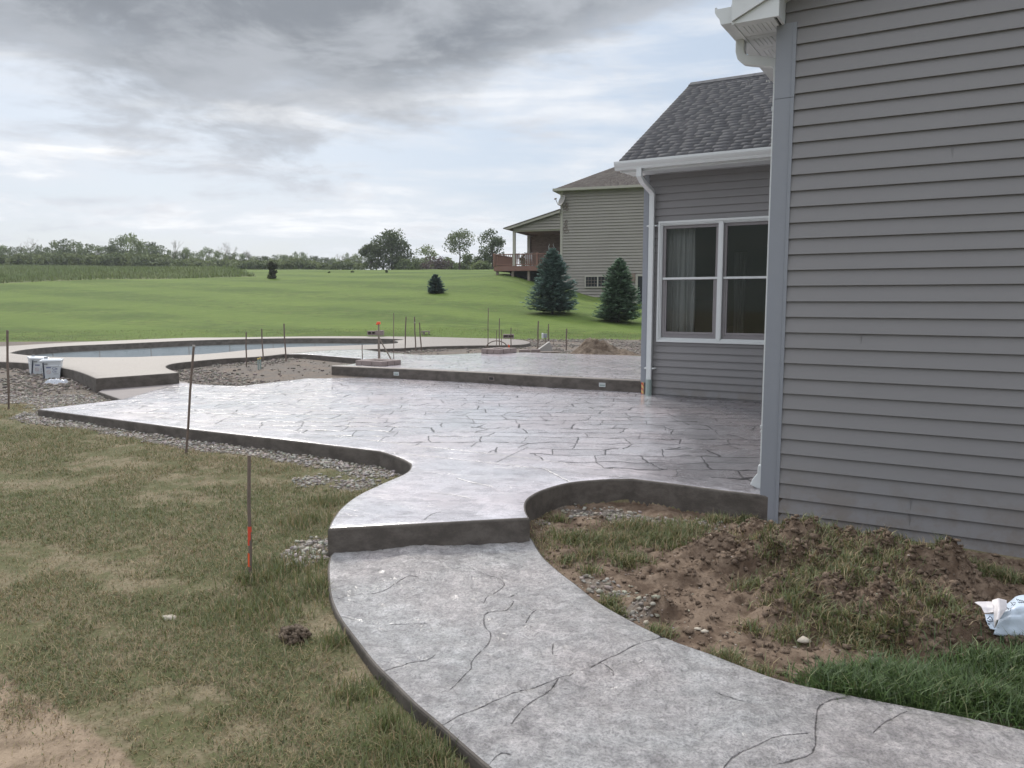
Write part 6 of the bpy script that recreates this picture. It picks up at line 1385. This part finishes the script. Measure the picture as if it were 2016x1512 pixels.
def gsp(x, y, D_): b = atD(x, y, D_); b[2] = float(ground_z(np.array([b[0]]), np.array([b[1]]))[0]); return b
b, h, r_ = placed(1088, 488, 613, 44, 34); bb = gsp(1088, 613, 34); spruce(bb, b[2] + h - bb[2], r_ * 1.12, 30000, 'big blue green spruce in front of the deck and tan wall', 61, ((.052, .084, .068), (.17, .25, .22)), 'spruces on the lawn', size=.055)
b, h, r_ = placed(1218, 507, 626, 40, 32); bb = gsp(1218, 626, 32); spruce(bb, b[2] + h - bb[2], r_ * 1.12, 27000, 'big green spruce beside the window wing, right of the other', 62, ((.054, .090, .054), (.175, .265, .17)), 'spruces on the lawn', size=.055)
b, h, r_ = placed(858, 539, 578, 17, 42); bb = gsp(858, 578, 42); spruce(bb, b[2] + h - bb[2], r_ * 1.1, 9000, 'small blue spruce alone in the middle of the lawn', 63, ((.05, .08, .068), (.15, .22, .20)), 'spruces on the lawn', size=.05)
b = gsp(537, 548, 54.5); b2, h, r_ = placed(537, 517, 548, 13, 54.5); leafy('juniper', b, h, r_, .08, 1500, .06, ((.030, .036, .022), (.07, .075, .04)), 'dark rounded juniper standing at the end of the meadow', 'shrub', None, 64, 16, tr=.05)
# far tree line: a handful of crowns, copied with their parts
protos = []
rgt = np.random.default_rng(90)
for i in range(7):
    cs = (DK, MD, MD, LT, DK, MD, LT)[i]; rg = np.random.default_rng(200 + i); root = empty('far_tree', (0, 0, 0))
    trunk_mb(.85, .018, .04, 5, rg, h0=.3).build('trunk', M_bark, root); leafcloud('crown', root, crown_clumps(.10, .90, .40, 22, rg), 1500, .030, cs, 0, 300 + i); protos.append(root)
prof_x = [-60, 0, 30, 55, 90, 115, 150, 168, 195, 215, 245, 275, 300, 330, 350, 366, 385, 412, 430, 470, 505, 550, 590, 620, 655, 680, 700]
prof_y = [488, 490, 486, 492, 486, 473, 476, 488, 480, 482, 462, 468, 478, 494, 500, 487, 500, 492, 500, 503, 503, 501, 500, 504, 512, 502, 506]
used = [False] * 7; x = -50; i = 0
col_w = ['dark', 'mid green', 'mid green', 'pale', 'dark', 'mid green', 'pale']
while x < 715:
    k = int(rgt.integers(0, 7)); yt = float(np.interp(x, prof_x, prof_y)) + rgt.uniform(-2, 7); D_ = rgt.uniform(128, 150); yb = 528 if x < 420 else 531
    yt -= 5; hw = rgt.uniform(15, 25) if yt < 486 else rgt.uniform(11, 18)
    b = atD(x, yb + 6, D_); h = (yb + 6 - yt) / F * D_; r_ = hw / F * D_
    o = protos[k]
    if used[k]:
        o = protos[k].copy(); COL.objects.link(o)
        for c_ in protos[k].children: cc_ = c_.copy(); COL.objects.link(cc_); cc_.parent = o
    used[k] = True; o.location = b; o.scale = (r_ / .42, r_ / .42, h); o.rotation_euler = (0, 0, rgt.uniform(0, 6.28))
    tag(o, '%s leafy tree in the far tree line' % col_w[k], 'tree', 'trees of the far tree line, %s ones' % col_w[k]); x += hw * rgt.uniform(.55, .85); i += 1
for k in range(7):
    if not used[k]:
        for c_ in list(protos[k].children): bpy.data.objects.remove(c_)
        bpy.data.objects.remove(protos[k])
# lower scrub that fills the foot of the tree line
rg = np.random.default_rng(77); cl = []
for x in np.arange(-70, 720, 7):
    D_ = rg.uniform(116, 126); yt = float(np.interp(x, prof_x, prof_y)); yt = max(yt + 12, 503 if x < 330 else 512); b = atD(x, 532, D_); h = (532 - yt) / F * D_; r_ = rg.uniform(.8, 1.5)
    cl.append(((b[0], b[1], b[2] + h * rg.uniform(.4, .75)), (r_, r_, h * .45)))
for x in np.arange(780, 1000, 8):
    D_ = rg.uniform(112, 120); b = atD(x, 532, D_); cl.append(((b[0], b[1], b[2] + .5), (1.0, 1.0, rg.uniform(.5, .9))))
o = leafcloud('far_scrub', None, cl, 26000, .24, ((.075, .10, .040), (.175, .205, .085)), 0, 78); tag(o, 'low green scrub filling the foot of the far tree line', 'scrub', kind='stuff')
# bare trees
def bare(x, ytop, D_, label, seed):
    rg = np.random.default_rng(seed); b = atD(x, 532, D_); h = (532 - ytop) / F * D_; mb = MB()
    def br(p, d_, L_, r_, dep):
        q_ = p + d_ * L_; mb.tube([p, (p + q_) / 2 + rg.normal(0, .03, 3) * L_, q_], [r_, r_ * .8, r_ * .55], 5, False)
        if dep == 0: return
        for _ in range(3):
            nd_ = d_ + rg.normal(0, .42, 3); nd_[2] = abs(nd_[2]) + .25; nd_ /= np.linalg.norm(nd_); br(q_, nd_, L_ * rg.uniform(.55, .8), r_ * .55, dep - 1)
    br(np.zeros(3), np.array([0, 0, 1.]), h * .45, .10, 4); zs = max(v[2] for v in mb.v); mb.v = [(v[0] * .8, v[1] * .8, v[2] * h / zs) for v in mb.v]
    o = mb.build('bare_tree', M_bare, None); o.location = b; tag(o, label, 'bare tree', 'leafless trees in the far tree line')
M_bare = simple('grey_bark', (.20, .17, .145), .95)
for x, y, lab in ((66, 466, 'leafless tree at the far left of the tree line'), (342, 471, 'lone leafless tree standing above the tree line right of the tallest crowns'), (441, 480, 'left one of two leafless trees side by side in the tree line'), (452, 477, 'right one of two leafless trees side by side in the tree line'), (486, 492, 'short leafless tree right of the side by side pair'), (672, 500, 'reddish leafless tree left of the shorter dark tree')):
    bare(x, y, 132, lab, int(x))

# siding seam on the near wall
sx = onpl(1792, 1010, HP(0, 0, 0), BX); sa = float((sx - C0) @ AX)
for sa2, i_ in ((sa - .35, 11), (sa + .12, 22)): hb(MB().box(HP(sa2, -.0075, .041 + E1 * i_ + E1 / 2), (.0025, .011, E1 * .92), (AX, BX, UZ)), 'lap_seam', M_siding)
for i_ in (0, 1): hb(MB().box(HP(sa, -.0095, .041 + E1 * (i_ - 0) + E1 / 2 - .0), (.003, .010, E1 * .92), (AX, BX, UZ)), 'lap_seam', M_siding)
# ------------------------------------------------------------------ the air
hz = MB().box((0, 130, 6.5), (560, 420, 24)); 
mh = bpy.data.materials.new('air'); mh.use_nodes = True; th = NT(mh.node_tree); pv2 = th.n('ShaderNodeVolumePrincipled', Density=.0005); pv2.inputs['Color'].default_value = (.86, .90, .95, 1); pv2.inputs['Anisotropy'].default_value = .2
oh = th.t.nodes.new('ShaderNodeOutputMaterial'); th.t.links.new(pv2.outputs[0], oh.inputs['Volume'])
tag(hz.build('haze', mh, None), 'thin pale haze in the air over the fields', 'haze', kind='stuff')
